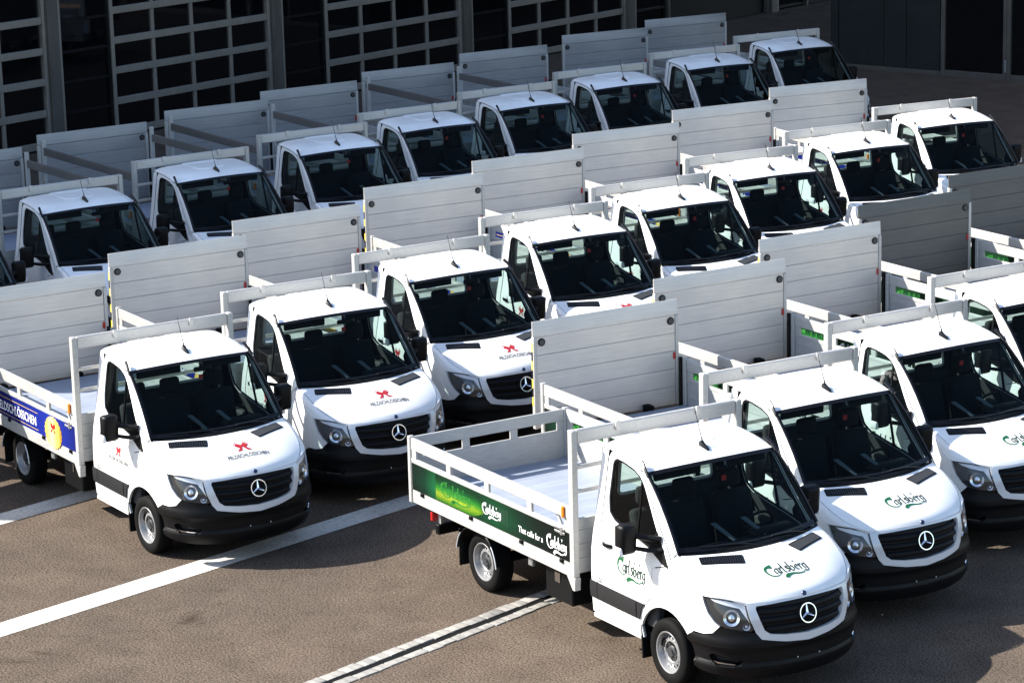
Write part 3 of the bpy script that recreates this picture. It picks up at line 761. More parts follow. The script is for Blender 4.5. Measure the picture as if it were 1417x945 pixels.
def me_rim():
    bm = bmesh.new()
    lathe(bm, [(.214, .092), (.222, .098), (.219, .102), (.207, .098), (.200, .085), (.190, .030), (.186, .022)], 48)
    lathe(bm, [(.120, .058), (.112, .060), (.104, .048), (.085, .040)], 48)
    # perforated disc
    n = 16
    for k in range(n):
        a0 = 2*math.pi*k/n; a1 = 2*math.pi*(k+1)/n; ri, ro = .120, .186; ac = (a0+a1)/2; rc = .155; hr = .0185
        outer = []
        for t in range(4): outer.append((ri, lerp(a0, a1, t/4)))
        for t in range(4): outer.append((lerp(ri, ro, t/4), a1))
        for t in range(4): outer.append((ro, lerp(a1, a0, t/4)))
        for t in range(4): outer.append((lerp(ro, ri, t/4), a0))
        hgt = lambda r: .058-((r-ri)/(ro-ri))**2*.036
        ov = [bm.verts.new((r*math.cos(a), hgt(r), r*math.sin(a))) for r, a in outer]
        iv = []; dv = []
        for r, a in outer:
            px, pz = r*math.cos(a)-rc*math.cos(ac), r*math.sin(a)-rc*math.sin(ac); l = math.hypot(px, pz); qx, qz = rc*math.cos(ac)+px/l*hr, rc*math.sin(ac)+pz/l*hr
            h = hgt(math.hypot(qx, qz)); iv.append(bm.verts.new((qx, h, qz))); dv.append(bm.verts.new((qx, h-.03, qz)))
        for t in range(16):
            u = (t+1) % 16; bm.faces.new((ov[t], ov[u], iv[u], iv[t])); bm.faces.new((iv[t], iv[u], dv[u], dv[t]))
    bmesh.ops.remove_doubles(bm, verts=bm.verts, dist=1e-4)
    bmesh.ops.recalc_face_normals(bm, faces=bm.faces)
    return finish(bm, 'rim', 'rim', angle=35)
def me_hub():
    bm = bmesh.new()
    r = lathe(bm, [(.107, .046), (.100, .050), (.075, .050), (.066, .058), (.045, .064), (.040, .082), (.0, .084)], 32)
    for k in range(5):
        a = 2*math.pi*k/5+.3; box(bm, (.078*math.cos(a)-.013, .046, .078*math.sin(a)-.013), (.078*math.cos(a)+.013, .064, .078*math.sin(a)+.013), .004)
    bmesh.ops.remove_doubles(bm, verts=bm.verts, dist=1e-4); bmesh.ops.recalc_face_normals(bm, faces=bm.faces)
    return finish(bm, 'hub_cap', 'hub', angle=35)
def me_drum():
    bm = bmesh.new(); r = lathe(bm, [(.0, .02), (.204, .02), (.204, -.10), (.0, -.10)], 32); bmesh.ops.remove_doubles(bm, verts=bm.verts, dist=1e-4); bmesh.ops.recalc_face_normals(bm, faces=bm.faces); return finish(bm, 'brake_drum', 'chassis', angle=35)
# inside of the cab
def me_seat(w):
    bm = bmesh.new(); h = w/2
    box(bm, (-.72, -h, .88), (-.22, h, 1.03), .05, seg=2)
    vs = box(bm, (-.06, -h+.01, -.33), (.08, h-.01, .33), .05, rot=Matrix.Rotation(R_(-14), 3, 'Y'), seg=2); bmesh.ops.translate(bm, vec=(-.80, 0, 1.31), verts=vs)
    k = max(1, round(w/.48))
    for i in range(k):
        y = lerp(-h, h, (i+.5)/k); box(bm, (-.93, y-.13, 1.66), (-.83, y+.13, 1.86), .045, seg=2)
    return finish(bm, 'seat', 'seat', angle=60)
def me_dash():
    bm = bmesh.new()
    def f(i, j):
        y = lerp(-.84, .84, i); fx = [(.17, 1.33), (.02, 1.35), (-.16, 1.345), (-.23, 1.29), (-.22, 1.05), (-.10, .80)]
        x, z = fx[int(round(j*5))]; k = 1-(y/.84)**2; return Vector((x+.12*k*(1 if j < .3 else .3), y, z+.015*k))
    patch(bm, f, 20, 5, flip=False); bmesh.ops.recalc_face_normals(bm, faces=bm.faces)
    if sum(q.normal.z for q in bm.faces) < 0:
        for q in bm.faces: q.normal_flip()
    box(bm, (-.20, .18, 1.33), (-.02, .72, 1.42), .035, seg=2)
    return finish(bm, 'dashboard', 'dash', angle=28)
def me_dash_strip(y):
    bm = bmesh.new(); a = Vector((-.02, y-.02, 1.372)); b = Vector((-.30, y-.10, 1.50)); w = Vector((0, .03, 0)); n = (b-a).cross(w).normalized()*.012
    vs = [bm.verts.new(p) for p in (a-w*.7, a+w*.7, b+w, b-w, a-w*.7-n, a+w*.7-n, b+w-n, b-w-n)]
    for q in ((0, 1, 2, 3), (7, 6, 5, 4), (0, 4, 5, 1), (1, 5, 6, 2), (2, 6, 7, 3), (3, 7, 4, 0)): bm.faces.new([vs[k] for k in q])
    bmesh.ops.recalc_face_normals(bm, faces=bm.faces); return finish(bm, 'dash_strip', 'dash_strip', angle=28)
def me_wheel_steer():
    bm = bmesh.new(); n = 28; pts = []
    rot = Matrix.Rotation(R_(-62), 3, 'Y'); c = Vector((-.36, .43, 1.36))
    for k in range(n+1):
        a = 2*math.pi*k/n; pts.append(c+rot @ Vector((0, .20*math.cos(a), .20*math.sin(a))))
    rot2 = Matrix.Rotation(R_(28), 3, 'Y')
    pts = [c+Matrix.Rotation(R_(30), 3, 'Y') @ Vector((0, .20*math.cos(2*math.pi*k/n), .20*math.sin(2*math.pi*k/n))) for k in range(n+1)]
    tube(bm, pts, .016, 7)
    for a in (0.1, math.pi-.1, -math.pi/2):
        tube(bm, [c+Vector((.02, 0, 0)), c+Matrix.Rotation(R_(30), 3, 'Y') @ Vector((0, .20*math.cos(a), .20*math.sin(a)))], .016, 6)
    tube(bm, [c, c+Vector((.25, 0, -.15))], .035, 8)
    return finish(bm, 'steering_wheel', 'dash')
def me_lining():
    bm = bmesh.new()
    for sd in (1, -1):
        box(bm, (-1.36, sd*.80, .50), (-.25, sd*.90, 1.28), .02)      # door cards
        box(bm, (-1.40, sd*.73, 1.2), (-1.23, sd*.775, 2.05), .02)    # pillar trim with the belt
    box(bm, (-1.40, -.80, .50), (-1.375, .80, 1.58), 0)
    box(bm, (-1.32, -.70, 2.09), (-.66, .70, 2.115), .01)
    return finish(bm, 'cab_lining', 'lining', angle=28)
def me_rear_glass():
    bm = bmesh.new(); panel(bm, rounded([(-.615, 1.625), (.615, 1.625), (.575, 2.035), (-.575, 2.035)], .07), lambda y, z: Vector((-1.40, y, z)), step=.2, thick=0, outward=Vector((-1, 0, 0))); return finish(bm, 'rear_window', 'side_glass')
def me_rear_seal():
    bm = bmesh.new(); o = rounded([(-.62, 1.62), (.62, 1.62), (.58, 2.04), (-.58, 2.04)], .07)
    for x in (-1.39,): panel(bm, o, lambda y, z: Vector((x, y, z)), [shrink(o, .03)], step=.1, thick=.012, outward=Vector((1, 0, 0)))
    return finish(bm, 'rear_window_frame', 'silver_paint')
def me_visor():
    return mbox('sun_visor', 'seat', ((-.60, -.70, 1.985), (-.56, -.12, 2.085)), ((-.60, .14, 1.985), (-.56, .70, 2.085)), bev=.008)
def me_mirror_in():
    bm = bmesh.new(); box(bm, (-.435, -.02, 2.0), (-.395, .22, 2.055), .012); tube(bm, [(-.40, .1, 2.04), (-.44, .1, 2.10)], .012, 6); return finish(bm, 'inside_mirror', 'gloss_black', angle=28)
def me_floor_pan():
    bm = bmesh.new(); box(bm, (-1.39, -.90, .36), (.10, .90, .44)); box(bm, (-1.39, -.55, .27), (.55, .55, .38)); box(bm, (.05, -.52, .38), (.86, .52, 1.03)); box(bm, (.05, -.80, 1.0), (.62, .80, 1.06))
    for sd in (1, -1): box(bm, (-.55, sd*.52, .36), (-.47, sd*.92, .86)); box(bm, (.47, sd*.50, .45), (.52, sd*.86, .95)); box(bm, (.05, sd*.78, .86), (.25, sd*.86, 1.3))
    box(bm, (.12, -.84, .95), (.16, .84, 1.34))
    return finish(bm, 'underbody', 'chassis', smooth=False)
def me_sill(sd):
    bm = bmesh.new(); box(bm, (-1.36, sd*.935, .355), (-.46, sd*.965, .41), .012); return finish(bm, 'sill', 'paint', angle=28)
def me_mudflap_f(sd):
    bm = bmesh.new(); vs = box(bm, (-.012, -.10, -.20), (.012, .10, .20), .006, rot=Matrix.Rotation(R_(-3), 3, 'Y')); bmesh.ops.translate(bm, vec=(-.445, sd*.87, .36), verts=vs); return finish(bm, 'mudflap', 'black', angle=28)
def me_mudflap_r(sd):
    bm = bmesh.new(); box(bm, (-4.075, sd*.80, .22), (-4.055, sd*1.03, .66), .004); return finish(bm, 'rear_mudflap', 'black', angle=28)
def me_mudguard(sd):
    bm = bmesh.new(); n = 12
    def f(i, j):
        a = lerp(R_(8), R_(168), i); r = .43; return Vector((-3.675+r*math.cos(a), sd*lerp(.82, 1.03, j), .345+min(r*math.sin(a), .375)))
    patch(bm, f, n, 1)
    pts = [f(i/n, 1)+Vector((0, sd*.004, 0)) for i in range(n+1)]; tube(bm, pts, .012, 6)
    return finish(bm, 'mudguard', 'black')
def me_mudguard_rim(sd, A, B):
    bm = bmesh.new(); tube(bm, [Vector((-3.675+.438*math.cos(R_(a)), sd*1.042, .345+min(.438*math.sin(R_(a)), .385))) for a in np.linspace(A, B, 6)], .008, 6)
    return finish(bm, 'mudguard_edge', 'silver_paint')
def me_chassis():
    bm = bmesh.new()
    for sd in (1, -1): box(bm, (-5.0, sd*.36, .50), (-1.3, sd*.44, .72))
    for x in (-1.7, -2.5, -3.2, -4.2, -4.9): box(bm, (x-.04, -.95, .68), (x+.04, .95, .76))
    tube(bm, [(-3.675, -.85, .345), (-3.675, .85, .345)], .06, 10); tube(bm, [(0, -.85, .345), (0, .85, .345)], .05, 8)
    vs = bmesh.ops.create_uvsphere(bm, u_segments=12, v_segments=8, radius=.17)['verts']; bmesh.ops.translate(bm, vec=(-3.675, 0, .345), verts=vs)
    tube(bm, [(-3.6, 0, .36), (-1.2, 0, .48)], .05, 8)
    box(bm, (-3.1, -.34, .42), (-2.3, .34, .66), .02)
    return finish(bm, 'chassis_frame', 'chassis', angle=28)
def me_toolbox(sd):
    bm = bmesh.new(); box(bm, (-2.34, sd*.55, .33), (-1.80, sd*.95, .74), .015); return finish(bm, 'tool_box', 'black', angle=28)
def me_latch(sd):
    bm = bmesh.new(); box(bm, (-2.13, sd*.95, .54), (-2.03, sd*.966, .66), .006); return finish(bm, 'box_latch', 'chrome', angle=28)
def me_shackle(sd):
    bm = bmesh.new(); box(bm, (-2.62, sd*.95, .60), (-2.53, sd*1.0, .735), .01); return finish(bm, 'side_bracket', 'steel', angle=28)
# load bed
X0, X1, YB = -5.05, -1.56, 1.087
def me_bed_floor(): return mbox('bed_floor', 'bed_floor', ((X0, -1.055, .86), (X1, 1.055, .93)), bev=.0)
def me_sill_rail(sd):
    bm = bmesh.new(); box(bm, (X0+.0, sd*1.03, .745), (X1+.02, sd*1.082, .895), .006)
    for x in (-4.78, -3.68, -2.60, -1.78): box(bm, (x-.03, sd*1.075, .865), (x+.03, sd*1.106, .915), .008, mi=1)
    return finish(bm, 'sill_rail', ['bed_alu', 'black'], angle=28)
def me_gate(sd): return mbox('side_gate', 'bed_alu', ((X0+.035, sd*1.06, .903), (X1-.045, sd*1.087, 1.275)), ((X0+.035, sd*1.052, 1.235), (X1-.045, sd*1.0905, 1.283)), bev=.005)
def me_gate_line(sd):   # inner ribs
    bm = bmesh.new()
    for z in (1.02, 1.14): box(bm, (X0+.06, sd*1.054, z-.004), (X1-.06, sd*1.061, z+.004))
    return finish(bm, 'gate_rib', 'bed_alu', smooth=False)
def me_top_rail(sd): return mbox('top_rail', 'bed_alu', ((X0+.035, sd*1.048, 1.385), (X1-.045, sd*1.090, 1.525)), bev=.007)
def me_spacer(sd, x): return mbox('rail_spacer', 'bed_alu', ((x-.05, sd*1.054, 1.275), (x+.05, sd*1.084, 1.39)), bev=.004)
def me_hinge(sd): return mbox('gate_hinge', 'steel', ((-1.90, sd*1.088, 1.19), (-1.70, sd*1.100, 1.215)), ((-1.90, sd*1.088, 1.235), (-1.70, sd*1.100, 1.26)), ((-1.78, sd*1.088, 1.18), (-1.74, sd*1.106, 1.27)), bev=.003)
def me_rear_post(sd, hi, h0=.74): return mbox('rear_post', 'bed_alu', ((X0-.035, sd*1.03, h0), (X0+.03, sd*1.10, hi)), bev=.008)
def me_front_post(sd):
    bm = bmesh.new(); box(bm, (X1-.045, sd*1.03, .76), (X1+.05, sd*1.10, 2.375), .01)
    vs = [bm.verts.new(p) for p in [(X1-.10, sd*1.102, .76), (X1+.06, sd*1.102, .76), (X1+.05, sd*1.102, .62), (X1+.01, sd*1.102, .62), (X1-.10, sd*1.03, .76), (X1+.06, sd*1.03, .76), (X1+.05, sd*1.03, .62), (X1+.01, sd*1.03, .62)]]
    for q in ((0, 1, 2, 3), (7, 6, 5, 4), (0, 4, 5, 1), (1, 5, 6, 2), (2, 6, 7, 3), (3, 7, 4, 0)): bm.faces.new([vs[i] for i in q])
    bmesh.ops.recalc_face_normals(bm, faces=bm.faces)
    return finish(bm, 'front_post', 'bed_alu', angle=28)
def me_head_panel():
    bm = bmesh.new()
    for k, (z0, z1) in enumerate(((.80, .965), (.968, 1.12), (1.123, 1.275), (1.278, 1.40))): box(bm, (X1-.02, -1.03, z0), (X1+.03-.001*k, 1.03, z1), .004)
    return finish(bm, 'head_panel', 'bed_alu', angle=28)
def me_head_beam(): return mbox('head_beam', 'alu', ((X1-.03, -1.03, 2.225), (X1+.035, 1.03, 2.375)), bev=.012)
def me_head_rail(z): return mbox('head_rail', 'alu', ((X1-.012, -1.03, z-.022), (X1+.02, 1.03, z+.022)), bev=.008)
def me_nub(y):
    bm = bmesh.new(); box(bm, (X1+.036, y-.03, 2.30), (X1+.065, y+.03, 2.395), .006); return finish(bm, 'beam_bracket', 'alu', angle=28)
def me_lamp(sd): return mbox('marker_lamp', 'amber', ((-1.735, sd*1.091, 1.385), (-1.69, sd*1.118, 1.515)), bev=.01)
def me_ad(sd, kind):
    return mbox('gate_print', 'ad_green' if kind == 'green' else 'ad_blue', ((X0+.045, sd*1.0875, .912), (X1-.055, sd*1.0895, 1.232)), bev=0)
def me_rear_gate():
    bm = bmesh.new()
    box(bm, (X0-.02, -1.03, .903), (X0+.012, 1.03, 1.275), .005)
    return finish(bm, 'rear_gate', 'bed_alu', angle=28)
def me_rear_gate_rail(): return mbox('rear_gate_rail', 'bed_alu', ((X0-.022, -1.03, 1.385), (X0+.016, 1.03, 1.525)), bev=.006)
def me_rear_spacer(y): return mbox('rail_spacer', 'bed_alu', ((X0-.016, y-.05, 1.275), (X0+.01, y+.05, 1.39)), bev=.004)
def me_rear_sill(): return mbox('rear_sill', 'bed_alu', ((X0-.03, -1.03, .745), (X0+.012, 1.03, .895)), bev=.006)
def me_underrun():
    bm = bmesh.new(); box(bm, (-4.66, -1.0, .44), (-4.58, 1.0, .56), .01); return finish(bm, 'underrun_bar', 'black', angle=28)
def me_lamp_arm(sd): return mbox('lamp_bracket', 'bed_alu', ((-4.66, sd*.93, .56), (-4.60, sd*.96, .745)), bev=.003)
def me_tail_lamp(sd): return mbox('tail_lamp', 'red', ((-4.72, sd*.88, .585), (-4.665, sd*1.03, .705)), bev=.012)
def me_diag(sd):
    bm = bmesh.new(); vs = box(bm, (-.34, -.012, -.018), (.34, .012, .018), .003, rot=Matrix.Rotation(R_(52), 3, 'Y')); bmesh.ops.translate(bm, vec=(X1-.24, sd*1.035, 1.20), verts=vs); return finish(bm, 'corner_stay', 'bed_alu', angle=28)
# tail lift, closed upright behind the bed
XL = -5.25
LZ = [.90, 1.135, 1.37, 1.605, 1.84, 2.075]
def me_plank(k, dark):
    bm = bmesh.new(); z0, z1 = LZ[k]+.002, LZ[k+1]-.002
    box(bm, (XL-.035, -1.035, z0), (XL+.0, 1.035, z1), .004)
    for q in range(3):
        zz = lerp(z0, z1, (q+1)/4); box(bm, (XL+.0005, -1.034, zz-.0015), (XL+.0015, 1.034, zz+.0015))
    return finish(bm, 'plank', ('lift_alu', 'lift_dark', 'lift_shaded')[dark], angle=28)
def me_lip(dark, top=2.275):
    bm = bmesh.new(); box(bm, (XL-.033, -1.085, 2.0785), (XL-.004, 1.085, top), .006)
    for v in bm.verts:
        if v.co.z > top-.02: v.co.x = XL-.033+(v.co.x-XL+.033)*.45
    return finish(bm, 'lift_lip', ('lift_alu', 'lift_dark', 'lift_shaded')[dark], angle=28)
def me_seam_back(): return mbox('seam_backing', 'seam', ((XL-.05, -1.03, .90), (XL-.036, 1.03, 2.08)), bev=0)
def me_side_cap(sd): return mbox('side_cap', 'alu', ((XL-.05, sd*1.037, .90), (XL+.012, sd*1.085, 2.077)), bev=.005)
def me_tape(sd):
    bm = bmesh.new()
    for k in range(7): box(bm, (XL-.045, sd*1.0855, 1.20+k*.115), (XL-.015, sd*1.088, 1.20+k*.115+.113), 0, mi=k % 2)
    return finish(bm, 'hazard_tape', ['yellow', 'black'], smooth=False)
def me_lift_light(y):
    bm = bmesh.new(); n = 14
    for (r0, h0, r1, h1, mi) in ((.052, 0, .050, .014, 0), (.050, .014, .036, .016, 0), (.036, .016, .0, .012, 1)):
        a = [bm.verts.new((XL+h0, y+r0*math.cos(2*math.pi*k/n), 2.005+r0*math.sin(2*math.pi*k/n))) for k in range(n)]
        b = [bm.verts.new((XL+h1, y+r1*math.cos(2*math.pi*k/n), 2.005+r1*math.sin(2*math.pi*k/n))) for k in range(n)] if r1 else None
        for k in range(n):
            if b: f = bm.faces.new((a[k], a[(k+1) % n], b[(k+1) % n], b[k]))
            else: f = bm.faces.new((a[k], a[(k+1) % n], bm.verts.new((XL+h1, y, 2.005))))
            f.material_index = mi
    bmesh.ops.remove_doubles(bm, verts=bm.verts, dist=1e-5); bmesh.ops.recalc_face_normals(bm, faces=bm.faces)
    return finish(bm, 'warning_light', ['black', 'hub'], angle=30)
def me_lift_red(): return mbox('red_reflector', 'red', ((XL+.001, 1.0, 1.50), (XL+.014, 1.034, 1.59)), bev=.003)
def me_lift_arm(sd):
    bm = bmesh.new(); box(bm, (-5.22, sd*.50, .36), (-5.08, sd*.60, .98), .01); box(bm, (-5.2, sd*.50, .36), (-4.4, sd*.60, .50), .01); return finish(bm, 'lift_arm', 'chassis', angle=28)
def me_rubber(sd): return mbox('rubber_buffer', 'black', ((X0-.10, sd*1.01, .90), (X0-.045, sd*1.05, 1.55)), bev=.006)
def me_high_rail(sd): return mbox('high_rail', 'rail_grey', ((X0+.03, sd*1.05, 2.03), (X1-.04, sd*1.085, 2.17)), bev=.008)

# ------------------------------------------------------------------ lettering and emblems
def text2d(body, size=1.0, bold=0.0, sx=1.0):
    cu = bpy.data.curves.new('t', 'FONT'); cu.body = body; cu.size = size; cu.align_x = 'CENTER'; cu.offset = bold; cu.resolution_u = 3
    o = bpy.data.objects.new('t', cu); C.objects.link(o)
    dg = bpy.context.evaluated_depsgraph_get(); me = bpy.data.meshes.new_from_object(o.evaluated_get(dg))
    V = [(v.co.x*sx, v.co.y) for v in me.vertices]; Fc = [tuple(p.vertices) for p in me.polygons]
    bpy.data.objects.remove(o); bpy.data.curves.remove(cu); bpy.data.meshes.remove(me); return V, Fc
def flat2d(name, mat, shapes, fn):
    """shapes: list of (verts2d, faces); fn maps letter coordinates to space"""
    bm = bmesh.new()
    for V, Fc in shapes:
        vs = [bm.verts.new(fn(*v)) for v in V]
        for f in Fc:
            try: bm.faces.new([vs[i] for i in f])
            except ValueError: pass
    return finish(bm, name, mat, smooth=False)
def poly2d(pts): return ([tuple(p) for p in pts], [tuple(range(len(pts)))])
def nib(pts, w0, w1=None, ang=None, sub=6):
    """pen stroke along a smooth line; either width runs w0->w1, or a broad nib at a fixed angle"""
    P = [poly_at([(x, y, 0) for x, y in pts], k/(sub*(len(pts)-1))) for k in range(sub*(len(pts)-1)+1)] if len(pts) > 2 else [Vector((*pts[0], 0)), Vector((*pts[1], 0))]
    V = []; F_ = []; n = len(P)
    for i, p in enumerate(P):
        if ang is not None: d = Vector((math.cos(ang), math.sin(ang), 0))*w0/2; t = (P[min(i+1, n-1)]-P[max(i-1, 0)]).normalized(); m = Vector((-t.y, t.x, 0))*(w1 or w0*.22)/2; d = d if abs(d.dot(m.normalized())) > m.length else m*(1 if d.dot(m) >= 0 else -1)
        else:
            t = (P[min(i+1, n-1)]-P[max(i-1, 0)]).normalized(); w = w0 if w1 is None else lerp(w0, w1, i/(n-1)); d = Vector((-t.y, t.x, 0))*w/2
        V += [(p.x+d.x, p.y+d.y), (p.x-d.x, p.y-d.y)]
    for i in range(n-1): F_.append((2*i, 2*i+1, 2*i+3, 2*i+2))
    return V, F_
def script_logo():
    """hand-lettered brewery word: big leaf-ended C, small letters, long tail and a hop cone; about 1 wide, 0.5 high"""
    N = R_(40); w = .046
    big = []; small = []
    # C
    big.append(nib([(.235, .40), (.15, .455), (.07, .40), (.055, .28), (.11, .165), (.22, .115), (.34, .15)], .075, .018))
    big.append(poly2d([(.10, .47), (.16, .50), (.26, .515), (.245, .47), (.255, .405), (.20, .425), (.13, .40)]))
    # long tail under the word
    big.append(nib([(.42, .03), (.50, .075), (.60, .085), (.72, .06), (.85, .075), (.955, .16)], .085, .012))
    big.append(poly2d([(.355, .025), (.42, .10), (.50, .125), (.52, .075), (.46, .01), (.41, -.02)]))
    xh = .20; b = .17
    def S(*ps): small.append(nib([(x, y+b) for x, y in ps], w, .012, N))
    x = .235   # a
    S((x+.075, .16), (x+.03, .17), (x, .10), (x+.02, .02), (x+.075, .06)); S((x+.08, .19), (x+.08, .04), (x+.11, .0))
    x = .365   # r
    S((x, .19), (x+.005, 0)); S((x+.005, .11), (x+.04, .18), (x+.075, .17))
    x = .45   # l
    S((x, .33), (x, .03), (x+.035, .0))
    x = .525   # s
    S((x+.06, .165), (x+.02, .19), (x, .14), (x+.055, .08), (x+.04, .01), (x-.015, .02))
    x = .62   # b
    S((x, .33), (x, .03)); S((x, .02), (x+.05, .0), (x+.08, .09), (x+.045, .17), (x+.005, .13))
    x = .74   # e
    S((x+.01, .09), (x+.075, .12), (x+.045, .18), (x+.005, .10), (x+.03, .01), (x+.085, .03))
    x = .855   # r
    S((x, .19), (x+.005, 0)); S((x+.005, .11), (x+.035, .18), (x+.065, .17))
    x = .935   # g
    S((x+.07, .16), (x+.02, .17), (x, .10), (x+.02, .03), (x+.07, .07)); S((x+.075, .19), (x+.075, .0), (x+.05, -.07), (x-.01, -.05))
    # little crown above the second e
    small.append(nib([(.79, .415), (.795, .46), (.76, .49)], .018, .010)); small.append(nib([(.795, .45), (.83, .49)], .018, .010)); small.append(poly2d([(.775, .475), (.80, .50), (.825, .475), (.80, .455)]))
    return big, small
def castle():
    """small red emblem: two leaning towers crossing over a gate; about 1 x 1"""
    q = []
    for sx in (1, -1):
        q.append(poly2d([(sx*.52, .60), (sx*.26, .88), (sx*-.10, .52), (sx*.18, .24)]))       # leaning tower
        for k in range(3): c = Vector((sx*(.50-.10*k), .71+.10*k)); q.append(poly2d([c+Vector((0, 0)), c+Vector((sx*.075, .075)), c+Vector((sx*.02, .13)), c+Vector((-sx*.055, .055))]))   # merlons
        q.append(poly2d([(sx*.03, .40), (sx*.26, .27), (sx*.58, .0), (sx*.20, .0)]))          # splayed leg
    return q

LOGO_B, LOGO_S = script_logo(); CAST = castle()
LET = text2d('FELDSCHLÖSSCHEN', 1.0, 0.016, .64); LETB = text2d('FELDSCHLÖSSCHEN', 1.0, 0.012, .60)
_w = max(v[0] for v in LETB[0])-min(v[0] for v in LETB[0]); LETB = ([(a*1.22/_w, b) for a, b in LETB[0]], LETB[1])
SLOG = text2d('That calls for a', 1.0, 0.006, .95)
def side_map(sd, x0, z0, sc, y=None, sz=None):
    sz = sz or sc
    # letters read towards the nose on the right side, towards the tail on the left side
    if y is None: return lambda u, v: SX(x0+(u if sd < 0 else -u)*sc, z0+v*sz, sd, .0035)
    return lambda u, v: Vector((x0+(u if sd < 0 else -u)*sc, sd*y, z0+v*sz))
def hood_map(x0, y0, sc, sx=None):
    return lambda u, v: hood_xy(x0-v*(sx or sc), y0+u*sc, .0045)

def clipped(shape, lo, hi):
    return shape
